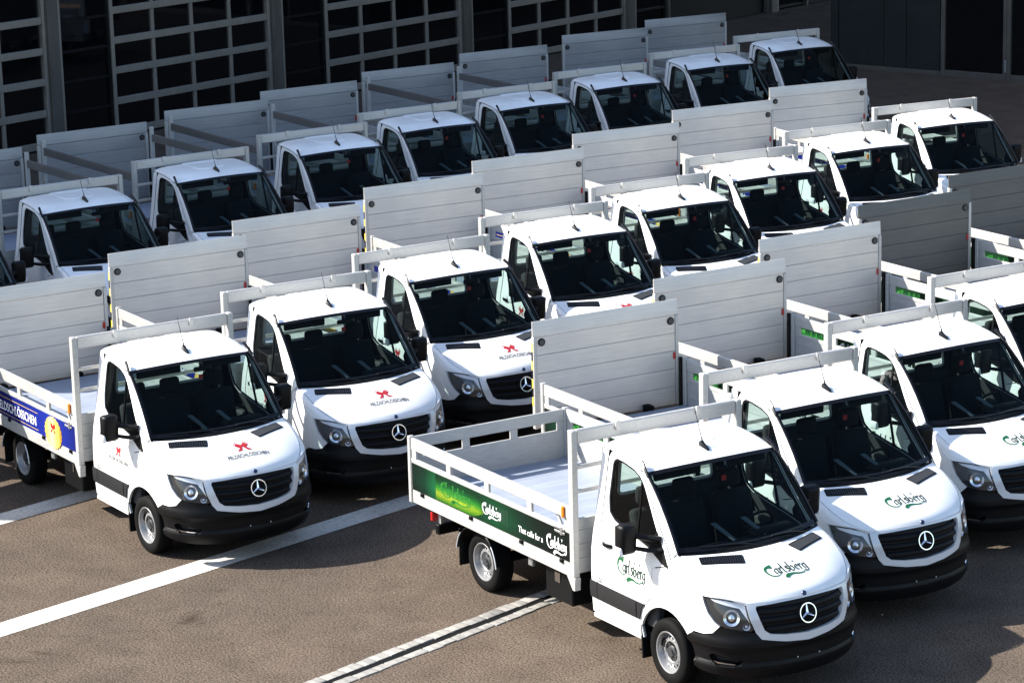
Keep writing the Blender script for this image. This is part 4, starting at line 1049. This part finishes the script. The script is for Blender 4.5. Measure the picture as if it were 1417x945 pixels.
# ------------------------------------------------------------------ the truck
def P(key, name, fn, parent, loc=None, label=None): return put(name, cached(key, fn), parent, loc=loc, label=label)
def wheel(parent, x, sd, steer=0.0):
    w = put('wheel', cached('drum', me_drum), parent, loc=(x, sd*.845, .345))
    w.name = 'wheel'
    if sd < 0: w.rotation_euler = (0, 0, math.pi)
    w.rotation_euler.y = rnd.uniform(0, 6.28) if sd > 0 else 0
    if sd < 0: w.rotation_euler = (0, rnd.uniform(0, 6.28), math.pi)
    w.rotation_euler.z += steer
    put('tyre', cached('tyre', me_tyre), w); put('rim', cached('rim', me_rim), w); put('hub_cap', cached('hub', me_hub), w)
def truck(label, loc, rz, livery=None, lift=True, dark=0, high=False, raise_=0.0):
    t = empty('delivery_truck', (*loc, 0), R_(rz), label, 'truck', 'white dropside trucks parked in three rows')
    cab = P('cab', 'cab_shell', me_cab, t)
    P('swage', 'roof_swage', me_roof_swage, cab)
    hd = P('hood', 'hood', me_hood, t)
    P('ws', 'windscreen', me_windscreen, t); P('wsf', 'windscreen_border', me_ws_frame, t); P('cowl', 'cowl_panel', me_cowl, t)
    steer = rnd.uniform(-.06, .06)
    for sd in (1, -1):
        k = str(sd)
        d = P('door'+k, 'door', lambda: me_door(sd), t)
        P('dglass'+k, 'door_glass', lambda: me_door_glass(sd), d); P('dseal'+k, 'window_seal', lambda: me_window_seal(sd), d)
        P('dhan'+k, 'door_handle', lambda: me_handle(sd), d); P('dcup'+k, 'handle_cup', lambda: me_handle_cup(sd), d)
        P('mold'+k, 'side_molding', lambda: me_molding(sd, -1.243, -.515), d); P('moldf'+k, 'arch_molding', lambda: me_molding_front(sd), cab)
        P('moldr'+k, 'corner_molding', lambda: me_molding(sd, -1.385, -1.252), cab)
        mb = P('mbase'+k, 'mirror', lambda: me_mirror_base(sd), t)
        P('mhead'+k, 'mirror_housing', lambda: me_mirror_head(sd), mb); P('marm'+k, 'mirror_arm', lambda: me_mirror_arm(sd), mb); P('mgl'+k, 'mirror_glass', lambda: me_mirror_glass(sd), mb); P('mlamp'+k, 'mirror_indicator', lambda: me_mirror_lamp(sd), mb)
        h = P('hlh'+k, 'headlight', lambda: me_hl_house(sd), t)
        P('hll'+k, 'lamp_lens', lambda: me_hl_lens(sd), h); P('hls'+k, 'indicator_strip', lambda: me_hl_strip(sd), h)
        P('hlr'+k, 'main_reflector', lambda: disc_reflector(sd, .765, .915, .085, -.006, 'lamp_silver', 'main_reflector'), h)
        P('hlr2'+k, 'low_reflector', lambda: disc_reflector(sd, .64, .825, .038, -.004, 'lamp_silver', 'low_reflector'), h)
        P('wip'+k, 'wiper', lambda: me_wiper(sd), t)
        v = P('vent'+k, 'hood_vent', lambda: me_vent(sd), hd); P('louv'+k, 'louvres', lambda: me_louvres(sd), hd)
        P('gcap'+k, 'gutter_cap', lambda: me_roof_strip(sd), cab); P('ptrim'+k, 'pillar_trim', lambda: me_pillar_trim(sd), cab)
        P('dsl'+k, 'door_seal', lambda: me_door_seal(sd), cab); P('sill'+k, 'sill', lambda: me_sill(sd), cab)
        P('flapf'+k, 'mudflap', lambda: me_mudflap_f(sd), t)
        wheel(t, 0, sd, steer); wheel(t, -3.675, sd)
        mg = P('mg'+k, 'mudguard', lambda: me_mudguard(sd), t); P('mge'+k, 'mudguard_edge', lambda: me_mudguard_rim(sd, 6, 40), mg); P('mgf'+k, 'mudguard_edge', lambda: me_mudguard_rim(sd, 140, 170), mg); P('flapr'+k, 'rear_mudflap', lambda: me_mudflap_r(sd), mg)
        tb = P('tb'+k, 'tool_box', lambda: me_toolbox(sd), t); P('tbl'+k, 'box_latch', lambda: me_latch(sd), tb); P('shk'+k, 'side_bracket', lambda: me_shackle(sd), t)
        # bed side
        g = P('gate'+k, 'side_gate', lambda: me_gate(sd), t); P('rib'+k, 'gate_rib', lambda: me_gate_line(sd), g)
        P('trail'+k, 'top_rail', lambda: me_top_rail(sd), g)
        for i, x in enumerate((-4.96, -4.17, -3.33, -2.43, -1.67)): P('sp%d%s' % (i, k), 'rail_spacer', lambda: me_spacer(sd, x), g)
        P('hinge'+k, 'gate_hinge', lambda: me_hinge(sd), g); P('srail'+k, 'sill_rail', lambda: me_sill_rail(sd), t); P('mlp'+k, 'marker_lamp', lambda: me_lamp(sd), g)
        P('fpost'+k, 'front_post', lambda: me_front_post(sd), t)
        hi = 2.30 if high else 1.54
        P('rpost%s%s' % (k, hi), 'rear_post', lambda: me_rear_post(sd, hi), t)
        if high: P('hrail'+k, 'high_rail', lambda: me_high_rail(sd), t)
        P('larm_'+k, 'lamp_bracket', lambda: me_lamp_arm(sd), t); P('tlamp'+k, 'tail_lamp', lambda: me_tail_lamp(sd), t)
        P('diag'+k, 'corner_stay', lambda: me_diag(sd), t)
        if livery == 'green':
            a = P('adg'+k, 'gate_print', lambda: me_ad(sd, 'green'), g)
            y = 1.0905
            bt = [(-4.46, .912), (-3.62, .912), (-3.50, .955), (-3.40, 1.0), (-3.02, 1.0), (-3.02, 1.155), (-3.40, 1.155), (-3.50, 1.19), (-3.62, 1.232), (-4.46, 1.232)]
            P('bot'+k, 'bottle_print', lambda: flat2d('bottle_print', 'ad_bottle', [poly2d([(-4.46, .916), (-3.66, .916), (-3.52, .955), (-3.40, 1.005), (-3.40, 1.15), (-3.52, 1.195), (-3.66, 1.229), (-4.46, 1.229)])], lambda u, v: Vector((u if sd < 0 else -6.62-u+0.0, sd*y, v))), g)
            X = (lambda u: u) if sd < 0 else (lambda u: -6.62-u)
            P('nek'+k, 'bottle_neck_print', lambda: flat2d('bottle_neck_print', 'ad_neck', [poly2d([(-3.40, 1.0), (-2.93, 1.0), (-2.93, 1.16), (-3.40, 1.155)]), poly2d([(-2.92, .985), (-2.875, .985), (-2.875, 1.17), (-2.92, 1.17)])], lambda u, v: Vector((X(u), sd*y, v))), g)
            P('bemb'+k, 'bottle_lettering', lambda: flat2d('bottle_lettering', 'emboss_green', LOGO_B+LOGO_S, side_map(sd, -4.36 if sd < 0 else -6.62+4.36, .955, .66, y+.002, .44)), g)
            P('nlab'+k, 'bottle_lettering', lambda: flat2d('bottle_lettering', 'print_white', LOGO_B+LOGO_S, lambda u, v: side_map(sd, -3.43 if sd < 0 else -6.62+3.43, .985, .40, y+.002, .33)(u, v)), g)
            P('slog'+k, 'slogan_lettering', lambda: flat2d('slogan_lettering', 'print_white', [SLOG], side_map(sd, -2.40 if sd < 0 else -6.62+2.40, .995, .088, y+.001, .10)), g)
            P('alog'+k, 'word_lettering', lambda: flat2d('word_lettering', 'print_white', LOGO_B+LOGO_S, side_map(sd, -2.085 if sd < 0 else -6.62+2.085, .93, .40, y+.001, .40)), g)
            P('dlogb'+k, 'door_lettering', lambda: flat2d('door_lettering', 'logo_green', LOGO_B, side_map(sd, -.89 if sd < 0 else -.36, .935, .52, None, .47)), d); P('dlogs'+k, 'door_lettering', lambda: flat2d('door_lettering', 'logo_dark', LOGO_S, side_map(sd, -.89 if sd < 0 else -.36, .935, .52, None, .47)), d)
        if livery == 'blue':
            a = P('adb'+k, 'gate_print', lambda: me_ad(sd, 'blue'), g); y = 1.0905
            X = (lambda u: u) if sd < 0 else (lambda u: -6.62-u)
            P('bl'+k, 'advert_lettering', lambda: flat2d('advert_lettering', 'print_white', [LETB], side_map(sd, -3.42 if sd < 0 else -6.62+3.42, .995, 1.0, y, .165)), g)
            P('bln'+k, 'advert_line', lambda: flat2d('advert_line', 'print_gold', [poly2d([(-4.5, 1.165), (-2.75, 1.165), (-2.75, 1.172), (-4.5, 1.172)]), poly2d([(-4.5, .945), (-2.75, .945), (-2.75, .952), (-4.5, .952)])], lambda u, v: Vector((X(u), sd*y, v))), g)
            P('cap'+k, 'bottle_cap_print', lambda: flat2d('bottle_cap_print', 'ad_cap', [poly2d([((-2.28+(.245 if q % 2 else .265)*math.cos(q*math.pi/21)), 1.02+(.195 if q % 2 else .21)*math.sin(q*math.pi/21)) for q in range(42)])], lambda u, v: Vector((X(u), sd*(y+.003), v))), g)
            P('capc'+k, 'cap_emblem', lambda: flat2d('cap_emblem', 'logo_red', CAST, lambda u, v: Vector((X(-2.28)+u*.15, sd*(y+.005), 1.02+v*.14))), g)
            P('dcas'+k, 'door_emblem', lambda: flat2d('door_emblem', 'logo_red', CAST, side_map(sd, -.63, 1.07, .13, None, .13)), d)
            P('dlet'+k, 'door_lettering', lambda: flat2d('door_lettering', 'logo_grey', [LET], side_map(sd, -.63, .99, .092, None, .062)), d)
        if livery: P('tiny'+k, 'weight_lettering', lambda: flat2d('weight_lettering', 'logo_grey', [poly2d([(0, 0), (.07, 0), (.07, .012), (0, .012)]), poly2d([(0, -.03), (.07, -.03), (.07, -.015), (0, -.015)])], side_map(sd, -1.235 if sd < 0 else -1.16, .815, 1.0)), d)
    if livery == 'green':
        P('hlogb', 'hood_lettering', lambda: flat2d('hood_lettering', 'logo_green', LOGO_B, hood_map(.85, -.26, .50, .42)), hd); P('hlogs', 'hood_lettering', lambda: flat2d('hood_lettering', 'logo_dark', LOGO_S, hood_map(.85, -.26, .50, .42)), hd)
    if livery == 'blue':
        P('hcas', 'hood_emblem', lambda: flat2d('hood_emblem', 'logo_red', CAST, hood_map(.725, .04, .175, .17)), hd); P('hlet', 'hood_lettering', lambda: flat2d('hood_lettering', 'logo_grey', [LET], hood_map(.835, .04, .094, .085)), hd)
    bp_ = P('bump', 'bumper', me_bumper, t)
    for sd in (1, -1): P('fogr%d' % sd, 'fog_recess', lambda: me_bumper_side(sd), bp_); P('fogt%d' % sd, 'fog_trim', lambda: me_fog_trim(sd), bp_)
    P('lowg', 'lower_grille', me_lower_grille, bp_)
    P('pls', 'plate_screw', lambda: mbox('plate_screw', 'chrome', *[((1.092, y-.008, .452), (1.118, y+.008, .468)) for y in (-.135, .135)], bev=.003), bp_)
    gr = P('grm', 'grille', me_grille, t); P('sur', 'grille_surround', me_surround, gr); P('star', 'star_emblem', me_star, gr)
    for k in range(3): P('slat%d' % k, 'grille_slat', lambda: me_slat(k), gr)
    def badge():
        bm = bmesh.new(); p = hood(.93, 0.0); n = hood_n(.93, 0); r = bmesh.ops.create_cone(bm, cap_ends=True, segments=18, radius1=.028, radius2=.022, depth=.012)['verts']
        bmesh.ops.rotate(bm, cent=(0, 0, 0), matrix=n.to_track_quat('Z', 'Y').to_matrix(), verts=bm.verts); bmesh.ops.translate(bm, vec=p+n*.006, verts=bm.verts); return finish(bm, 'hood_badge', 'navy')
    P('badge', 'hood_badge', badge, hd)
    ab = P('antb', 'antenna', me_antenna_base, t); P('antr', 'antenna_rod', me_antenna_rod, ab)
    # inside
    P('ub', 'underbody', me_floor_pan, t); P('lin', 'cab_lining', me_lining, t); rw = P('rw', 'rear_window', me_rear_glass, t); P('rws', 'rear_window_frame', me_rear_seal, rw)
    P('seat1', 'seat', lambda: me_seat(.50), t, loc=(0, .46, 0)); P('seat2', 'seat', lambda: me_seat(.92), t, loc=(0, -.36, 0))
    ds = P('dash', 'dashboard', me_dash, t); P('dstr', 'dash_strip', lambda: me_dash_strip(-.06), ds); P('dstr2', 'dash_strip', lambda: me_dash_strip(.32), ds); P('stw', 'steering_wheel', me_wheel_steer, t); P('vis', 'sun_visor', me_visor, t); P('imir', 'inside_mirror', me_mirror_in, t)
    P('tag', 'hanging_tag', lambda: mbox('hanging_tag', 'red_card', ((-.442, .055, 1.895), (-.436, .11, 1.95)), bev=0), t)
    P('chs', 'chassis_frame', me_chassis, t)
    # bed
    P('bfl', 'bed_floor', me_bed_floor, t); hb = P('hbeam', 'headboard', me_head_beam, t); P('hpan', 'head_panel', me_head_panel, hb)
    for z in (1.70, 1.965): P('hr%s' % z, 'head_rail', lambda: me_head_rail(z), hb)
    for y in (-.52, .52): P('nub%s' % y, 'beam_bracket', lambda: me_nub(y), hb)
    P('und', 'underrun_bar', me_underrun, t); P('rsill', 'rear_sill', me_rear_sill, t)
    if lift:
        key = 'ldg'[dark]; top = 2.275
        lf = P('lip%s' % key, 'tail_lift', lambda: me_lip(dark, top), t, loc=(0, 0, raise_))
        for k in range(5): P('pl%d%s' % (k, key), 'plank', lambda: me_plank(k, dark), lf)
        P('sb', 'seam_backing', me_seam_back, lf)
        for sd in (1, -1): P('scap%d' % sd, 'side_cap', lambda: me_side_cap(sd), lf); P('llt%d' % sd, 'warning_light', lambda: me_lift_light(sd*.965), lf); P('lar%d' % sd, 'lift_arm', lambda: me_lift_arm(sd), lf)
        P('tape', 'hazard_tape', lambda: me_tape(-1), lf) if livery else None; P('lred', 'red_reflector', me_lift_red, lf); P('rub', 'rubber_buffer', lambda: me_rubber(1), lf)
    else:
        rg = P('rgate', 'rear_gate', me_rear_gate, t); P('rgr', 'rear_gate_rail', me_rear_gate_rail, rg)
        for y in (-.985, -.33, .33, .985): P('rsp%s' % y, 'rail_spacer', lambda: me_rear_spacer(y), rg)
    return t

TR = {
 'C1': (0, 0, 0), 'C2': (-1.138, 2.480, -.75), 'C3': (-2.270, 5.137, -.02), 'C4': (-3.51, 7.78, 0), 'C5': (-4.62, 10.42, 0), 'C6': (-5.70, 13.07, 0),
 'B1': (-7.271, -2.537, 1.56), 'B2': (-8.427, .028, 0), 'B3': (-9.523, 2.572, .84), 'B4': (-10.640, 5.242, -1.19), 'B5': (-11.659, 7.830, -1.20), 'B6': (-12.857, 10.392, -3.38), 'B7': (-13.913, 13.194, -3.79), 'B8': (-14.964, 15.925, -6.64),
 'B0': (-16.58, -6.83, 194.7),  # unseen truck added to cast the shadow beside the blue-advert truck
 'A0': (-16.39, -2.33, 3.3), 'A1': (-17.460, .515, 3.29), 'A2': (-18.603, 3.343, 2.98), 'A3': (-19.626, 6.135, 1.24), 'A4': (-20.671, 8.722, 2.33), 'A5': (-21.669, 11.389, 1.07), 'A6': (-22.709, 14.179, -.16), 'A7': (-23.715, 17.116, -3.20), 'A8': (-24.701, 19.984, -3.03)}
LAB = {
 'C1': 'nearest white truck, open bed without tail lift, green beer-bottle advert on its side',
 'C2': 'white truck right behind the nearest one, full green lettering on its hood',
 'C3': 'white truck at the right edge, its green hood lettering and grille cut by the frame',
 'C4': 'white cab at the right edge, only roof and a windscreen corner showing',
 'C5': 'truck bed with dark grey tail lift at the right edge, between two other lifts',
 'C6': 'truck whose dark grey tail lift is cut by the upper right edge',
 'B1': 'white truck at front left with blue advert and gold bottle cap on its side',
 'B2': 'white truck right behind the blue-advert truck, full red emblem hood and grille in view',
 'B3': 'white truck with red hood emblem, grille partly behind the nearest pale tail lift',
 'B4': 'sunlit white truck, both hood vents visible, grille hidden behind a pale tail lift',
 'B5': 'fifth sunlit cab of the middle row, fourth from its far right end',
 'B6': 'sixth sunlit cab of the middle row, third from its far right end',
 'B7': 'sunlit cab next to the last one at the far right of the middle row',
 'B8': 'last sunlit cab at the far right of the middle row, beside bare dark asphalt',
 'B0': 'unseen white truck added beyond the left edge to shade the blue-advert truck rear wheel',
 'A0': 'shaded truck at the left edge, only a slice of its windscreen showing',
 'A1': 'leftmost full cab of the shaded back row, tall rails on its bed',
 'A2': 'second full cab from the left in the shaded back row, tall rails on its bed',
 'A3': 'third full cab from the left in the shaded back row, tall rails on its bed',
 'A4': 'fourth full cab from the left in the shaded back row, without tall bed rails',
 'A5': 'fifth full cab from the left in the shaded back row, tall rails on its bed',
 'A6': 'shaded back row cab, third from the right end of its row',
 'A7': 'shaded back row cab, next to the last at the right end',
 'A8': 'last cab at the right end of the shaded back row'}
HIGH = {'A0', 'A1', 'A2', 'A3', 'A5'}
for k, (x, y, a) in TR.items():
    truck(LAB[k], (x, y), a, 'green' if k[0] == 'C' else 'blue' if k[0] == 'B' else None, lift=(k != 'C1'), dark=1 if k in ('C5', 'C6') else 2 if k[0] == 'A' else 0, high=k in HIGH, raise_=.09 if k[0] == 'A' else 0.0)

# ------------------------------------------------------------------ ground
def sheet(name, pts, z, mat, kind='structure'):
    bm = bmesh.new(); bm.faces.new([bm.verts.new((x, y, z)) for x, y in pts]); return put(name, finish(bm, name, mat, smooth=False), kind=kind)
sheet('ground', [(-1500, -1500), (1500, -1500), (1500, 1500), (-1500, 1500)], 0, 'asphalt')
def strip(name, p, q, w, ext0, ext1, z, mat):
    p = Vector(p); q = Vector(q); d = (q-p).normalized(); n = Vector((-d.y, d.x)); a = p-d*ext0; b = q+d*ext1
    return sheet(name, [tuple(a-n*w/2), tuple(b-n*w/2), tuple(b+n*w/2), tuple(a+n*w/2)], z, mat)
strip('concrete_strip', (-6.60, -2.41), (-7.27, .12), .40, 12, 24, .004, 'strip')
strip('concrete_strip', (-9.615, -4.435), (-10.005, -2.985), .40, 12, 24, .004, 'strip')
# slotted drain with rough stone edging
p = Vector((-2.07, -3.80)); q = Vector((-3.035, -.51)); d = (q-p).normalized(); n = Vector((-d.y, d.x))
dc = sheet('drain_channel', [tuple(p-d*9-n*.055), tuple(p+d*26-n*.055), tuple(p+d*26+n*.055), tuple(p-d*9+n*.055)], .003, 'chassis')
def edge_blocks(s0, s1, lane, w):
    s = s0
    while s < s1:
        L = rnd.uniform(.16, .30); j = rnd.uniform(-.007, .007); c = p+d*(s+L/2)+n*(lane+j)
        bm = bmesh.new(); a = math.atan2(d.y, d.x)+rnd.uniform(-.03, .03)
        box(bm, (-L/2+.003, -w/2*rnd.uniform(.9, 1.08), -.05), (L/2-.003, w/2*rnd.uniform(.9, 1.08), .011+rnd.uniform(0, .004)), .004)
        for v in bm.verts: v.co += Vector((rnd.uniform(-.008, .008), rnd.uniform(-.008, .008), 0))
        bmesh.ops.rotate(bm, cent=(0, 0, 0), matrix=Matrix.Rotation(a, 3, 'Z'), verts=bm.verts)
        o = put('edge_block', finish(bm, 'edge_block', 'edge_block', angle=40), dc, loc=(c.x, c.y, 0)); s += L
edge_blocks(-1.2, 6.0, -.115, .12); edge_blocks(-1.2, 6.0, .125, .15)

# ------------------------------------------------------------------ garage hall (facade runs along fd, faces fn)
FA = R_(109); FD = Vector((math.cos(FA), math.sin(FA), 0)); FN = Vector((math.sin(FA), -math.cos(FA), 0)); FP = Vector((-36, 8, 0)); HALL_H = 16.0
hall = empty('garage_hall', FP, FA, 'tall dark garage hall with a row of gridded sectional doors behind the shaded trucks', 'building')
# local axes: x along the facade, y = towards the inside (-facade normal), z up   (rotation by FA about z: local +y = -FN)
def hb(name, mat, boxes, parent, bev=.006): return put(name, mbox(name, mat, *boxes, bev=bev), parent)
P_ = 7.05
c0, c1 = -3, 5
XL0, XR0 = -1.03+P_*c0-8, 45.0
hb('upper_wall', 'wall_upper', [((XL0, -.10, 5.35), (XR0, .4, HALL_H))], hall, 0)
hb('roof', 'wall_upper', [((XL0, -.3, HALL_H), (XR0, 25, HALL_H+.3))], hall, 0)
hb('shadow_parapet', 'wall_upper', [((-4, -.3, HALL_H+.303), (XR0, .3, 17.9))], hall, 0)  # unseen step added on the roof edge to lengthen the hall's shadow
hb('back_wall', 'wall_upper', [((XL0, 24.5, 0), (XR0, 25, HALL_H))], hall, 0)
hb('side_wall', 'wall_upper', [((XL0-.4, -.1, 0), (XL0-.003, 25, HALL_H))], hall, 0)
hb('side_wall', 'wall_upper', [((XR0+.003, -.1, 0), (XR0+.4, 25, HALL_H))], hall, 0)
hb('plinth', 'facade_dark', [((XL0, .0, 0), (XR0, .3, .04))], hall, 0)
hb('inner_wall', 'facade_dark', [((XL0, 3.0, 0), (XR0, 3.1, 5.6))], hall, 0)
pane_me = {}
for c in range(c0, c1+1):
    x = P_*c
    hb('column', 'facade_metal', [((x-1.03, -.10, 0), (x-.72, .25, 5.35))], hall); hb('column_trim', 'door_rail', [((x-.715, -.07, 0), (x-.635, .2, 5.35))], hall)
    # glazed bay
    bay = hb('glazed_bay', 'facade_dark', [((x-.632, .02, 0), (x-.57, .18, 5.35))], hall); hb('bay_jamb', 'facade_dark', [((x+.82, .02, 0), (x+.885, .18, 5.35))], bay)
    zs = [.10, .74, 1.42, 2.10, 2.79, 3.48, 4.17, 4.86, 5.32]
    for i in range(len(zs)-1):
        hb('mullion', 'facade_dark', [((x-.568, .03, zs[i]-.03), (x+.818, .17, zs[i]+.03))], bay, .004)
        o = put('pane', cached('bpane%.2f' % (zs[i+1]-zs[i]), lambda: mbox('pane', 'pane', ((-.69, -.006, 0), (.69, .006, zs[i+1]-zs[i]-.064)), bev=0)), bay, loc=(x+.125, .10+rnd.uniform(-.004, .004), zs[i]+.032)); o.rotation_euler = (rnd.uniform(-.003, .003), 0, rnd.uniform(-.003, .003))
    # sectional door, 4 columns of panes
    if c >= 3:   # open doorway
        hb('door_jamb', 'facade_metal', [((x+.95, -.02, 0), (x+1.03, .2, 5.35))], hall); hb('door_jamb', 'facade_metal', [((x+5.90, -.02, 0), (x+6.02, .2, 5.35))], hall)
        hb('dark_door', 'facade_dark', [((x+1.033, .12, 0), (x+5.897, .16, 5.35))], hall, 0)
        continue
    dr = hb('sectional_door', 'door_rail', [((x+.89, -.02, 0), (x+.98, .16, 5.35))], hall); hb('door_jamb', 'door_rail', [((x+5.93, -.02, 0), (x+6.018, .16, 5.35))], dr)
    xs = [x+.98+(5.93-.98)*k/4 for k in range(5)]
    rows = [.20, .90, 1.60, 2.28, 2.96, 3.66, 4.36, 5.06]
    rails = [((x+.983, 0, .04), (x+5.927, .12, .20))]
    for z in rows[1:]: rails.append(((x+.983, 0, z-.16+.0), (x+5.927, .12, z)))
    rails.append(((x+.983, 0, 5.2), (x+5.927, .12, 5.35)))
    for rr in rails: hb('door_rail', 'door_rail', [rr], dr, .01)
    for i in range(len(rows)-1):
        z0, z1 = rows[i], rows[i+1]-.16
        for k in range(1, 4): o = put('door_stile', cached('stile%.2f' % (z1-z0), lambda: mbox('door_stile', 'door_rail', ((-.045, .01, .002), (.045, .11, z1-z0-.002)), bev=.006)), dr, loc=(xs[k], 0, z0))
        for k in range(4):
            o = put('pane', cached('dpane%.2f' % (z1-z0), lambda: mbox('pane', 'pane', ((-.575, -.005, .004), (.575, .005, z1-z0-.004)), bev=0)), dr, loc=((xs[k]+xs[k+1])/2, .07, z0)); o.rotation_euler = (rnd.uniform(-.004, .004), 0, rnd.uniform(-.004, .004))
# ------------------------------------------------------------------ side building on the right
WD = Vector((-FN.x, -FN.y, 0))
wing = empty('side_building', (-34.3, 28.06, 0), FA-math.pi/2, 'dark clad building with tall glazed doors at the upper right, beyond the bare asphalt', 'building')
# local x runs along the wall towards the right of the picture, local y into the building
for i, (a, b) in enumerate(((0, 1.33), (1.35, 2.0), (2.02, 2.98))):
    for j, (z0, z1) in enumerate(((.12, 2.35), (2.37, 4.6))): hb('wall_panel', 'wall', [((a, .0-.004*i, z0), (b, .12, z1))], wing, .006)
hb('base_strip', 'facade_metal', [((-.02, -.02, 0), (3.0, .12, .12))], wing)
hb('end_wall', 'wall', [((-.25, -.01, 0), (-.02, 12, 15))], wing, 0)
for (a, b) in ((3.12, 4.78), (4.98, 7.4), (7.6, 10.0), (10.2, 12.6)):
    gd = hb('glazed_door', 'facade_metal', [((a-.10, -.03, 0), (a, .12, 4.6))], wing); hb('door_jamb', 'facade_metal', [((b, -.03, 0), (b+.09, .12, 4.6))], gd); hb('door_rail', 'facade_metal', [((a+.003, -.02, .0), (b-.003, .10, .16))], gd); hb('door_rail', 'facade_metal', [((a+.003, -.02, 4.45), (b-.003, .10, 4.6))], gd)
    hb('pane', 'pane', [((a+.002, .04, .162), (b-.002, .05, 4.448))], gd, 0)
hb('hinge', 'steel', [((4.835, -.06, .22), (4.885, -.02, .52))], wing)
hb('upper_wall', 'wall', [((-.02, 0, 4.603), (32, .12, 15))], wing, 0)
hb('roof', 'wall', [((-.25, -.2, 15.003), (32, 12, 15.3))], wing, 0)
hb('inner_wall', 'facade_dark', [((-.02, .5, 0), (32, .6, 14.9))], wing, 0)
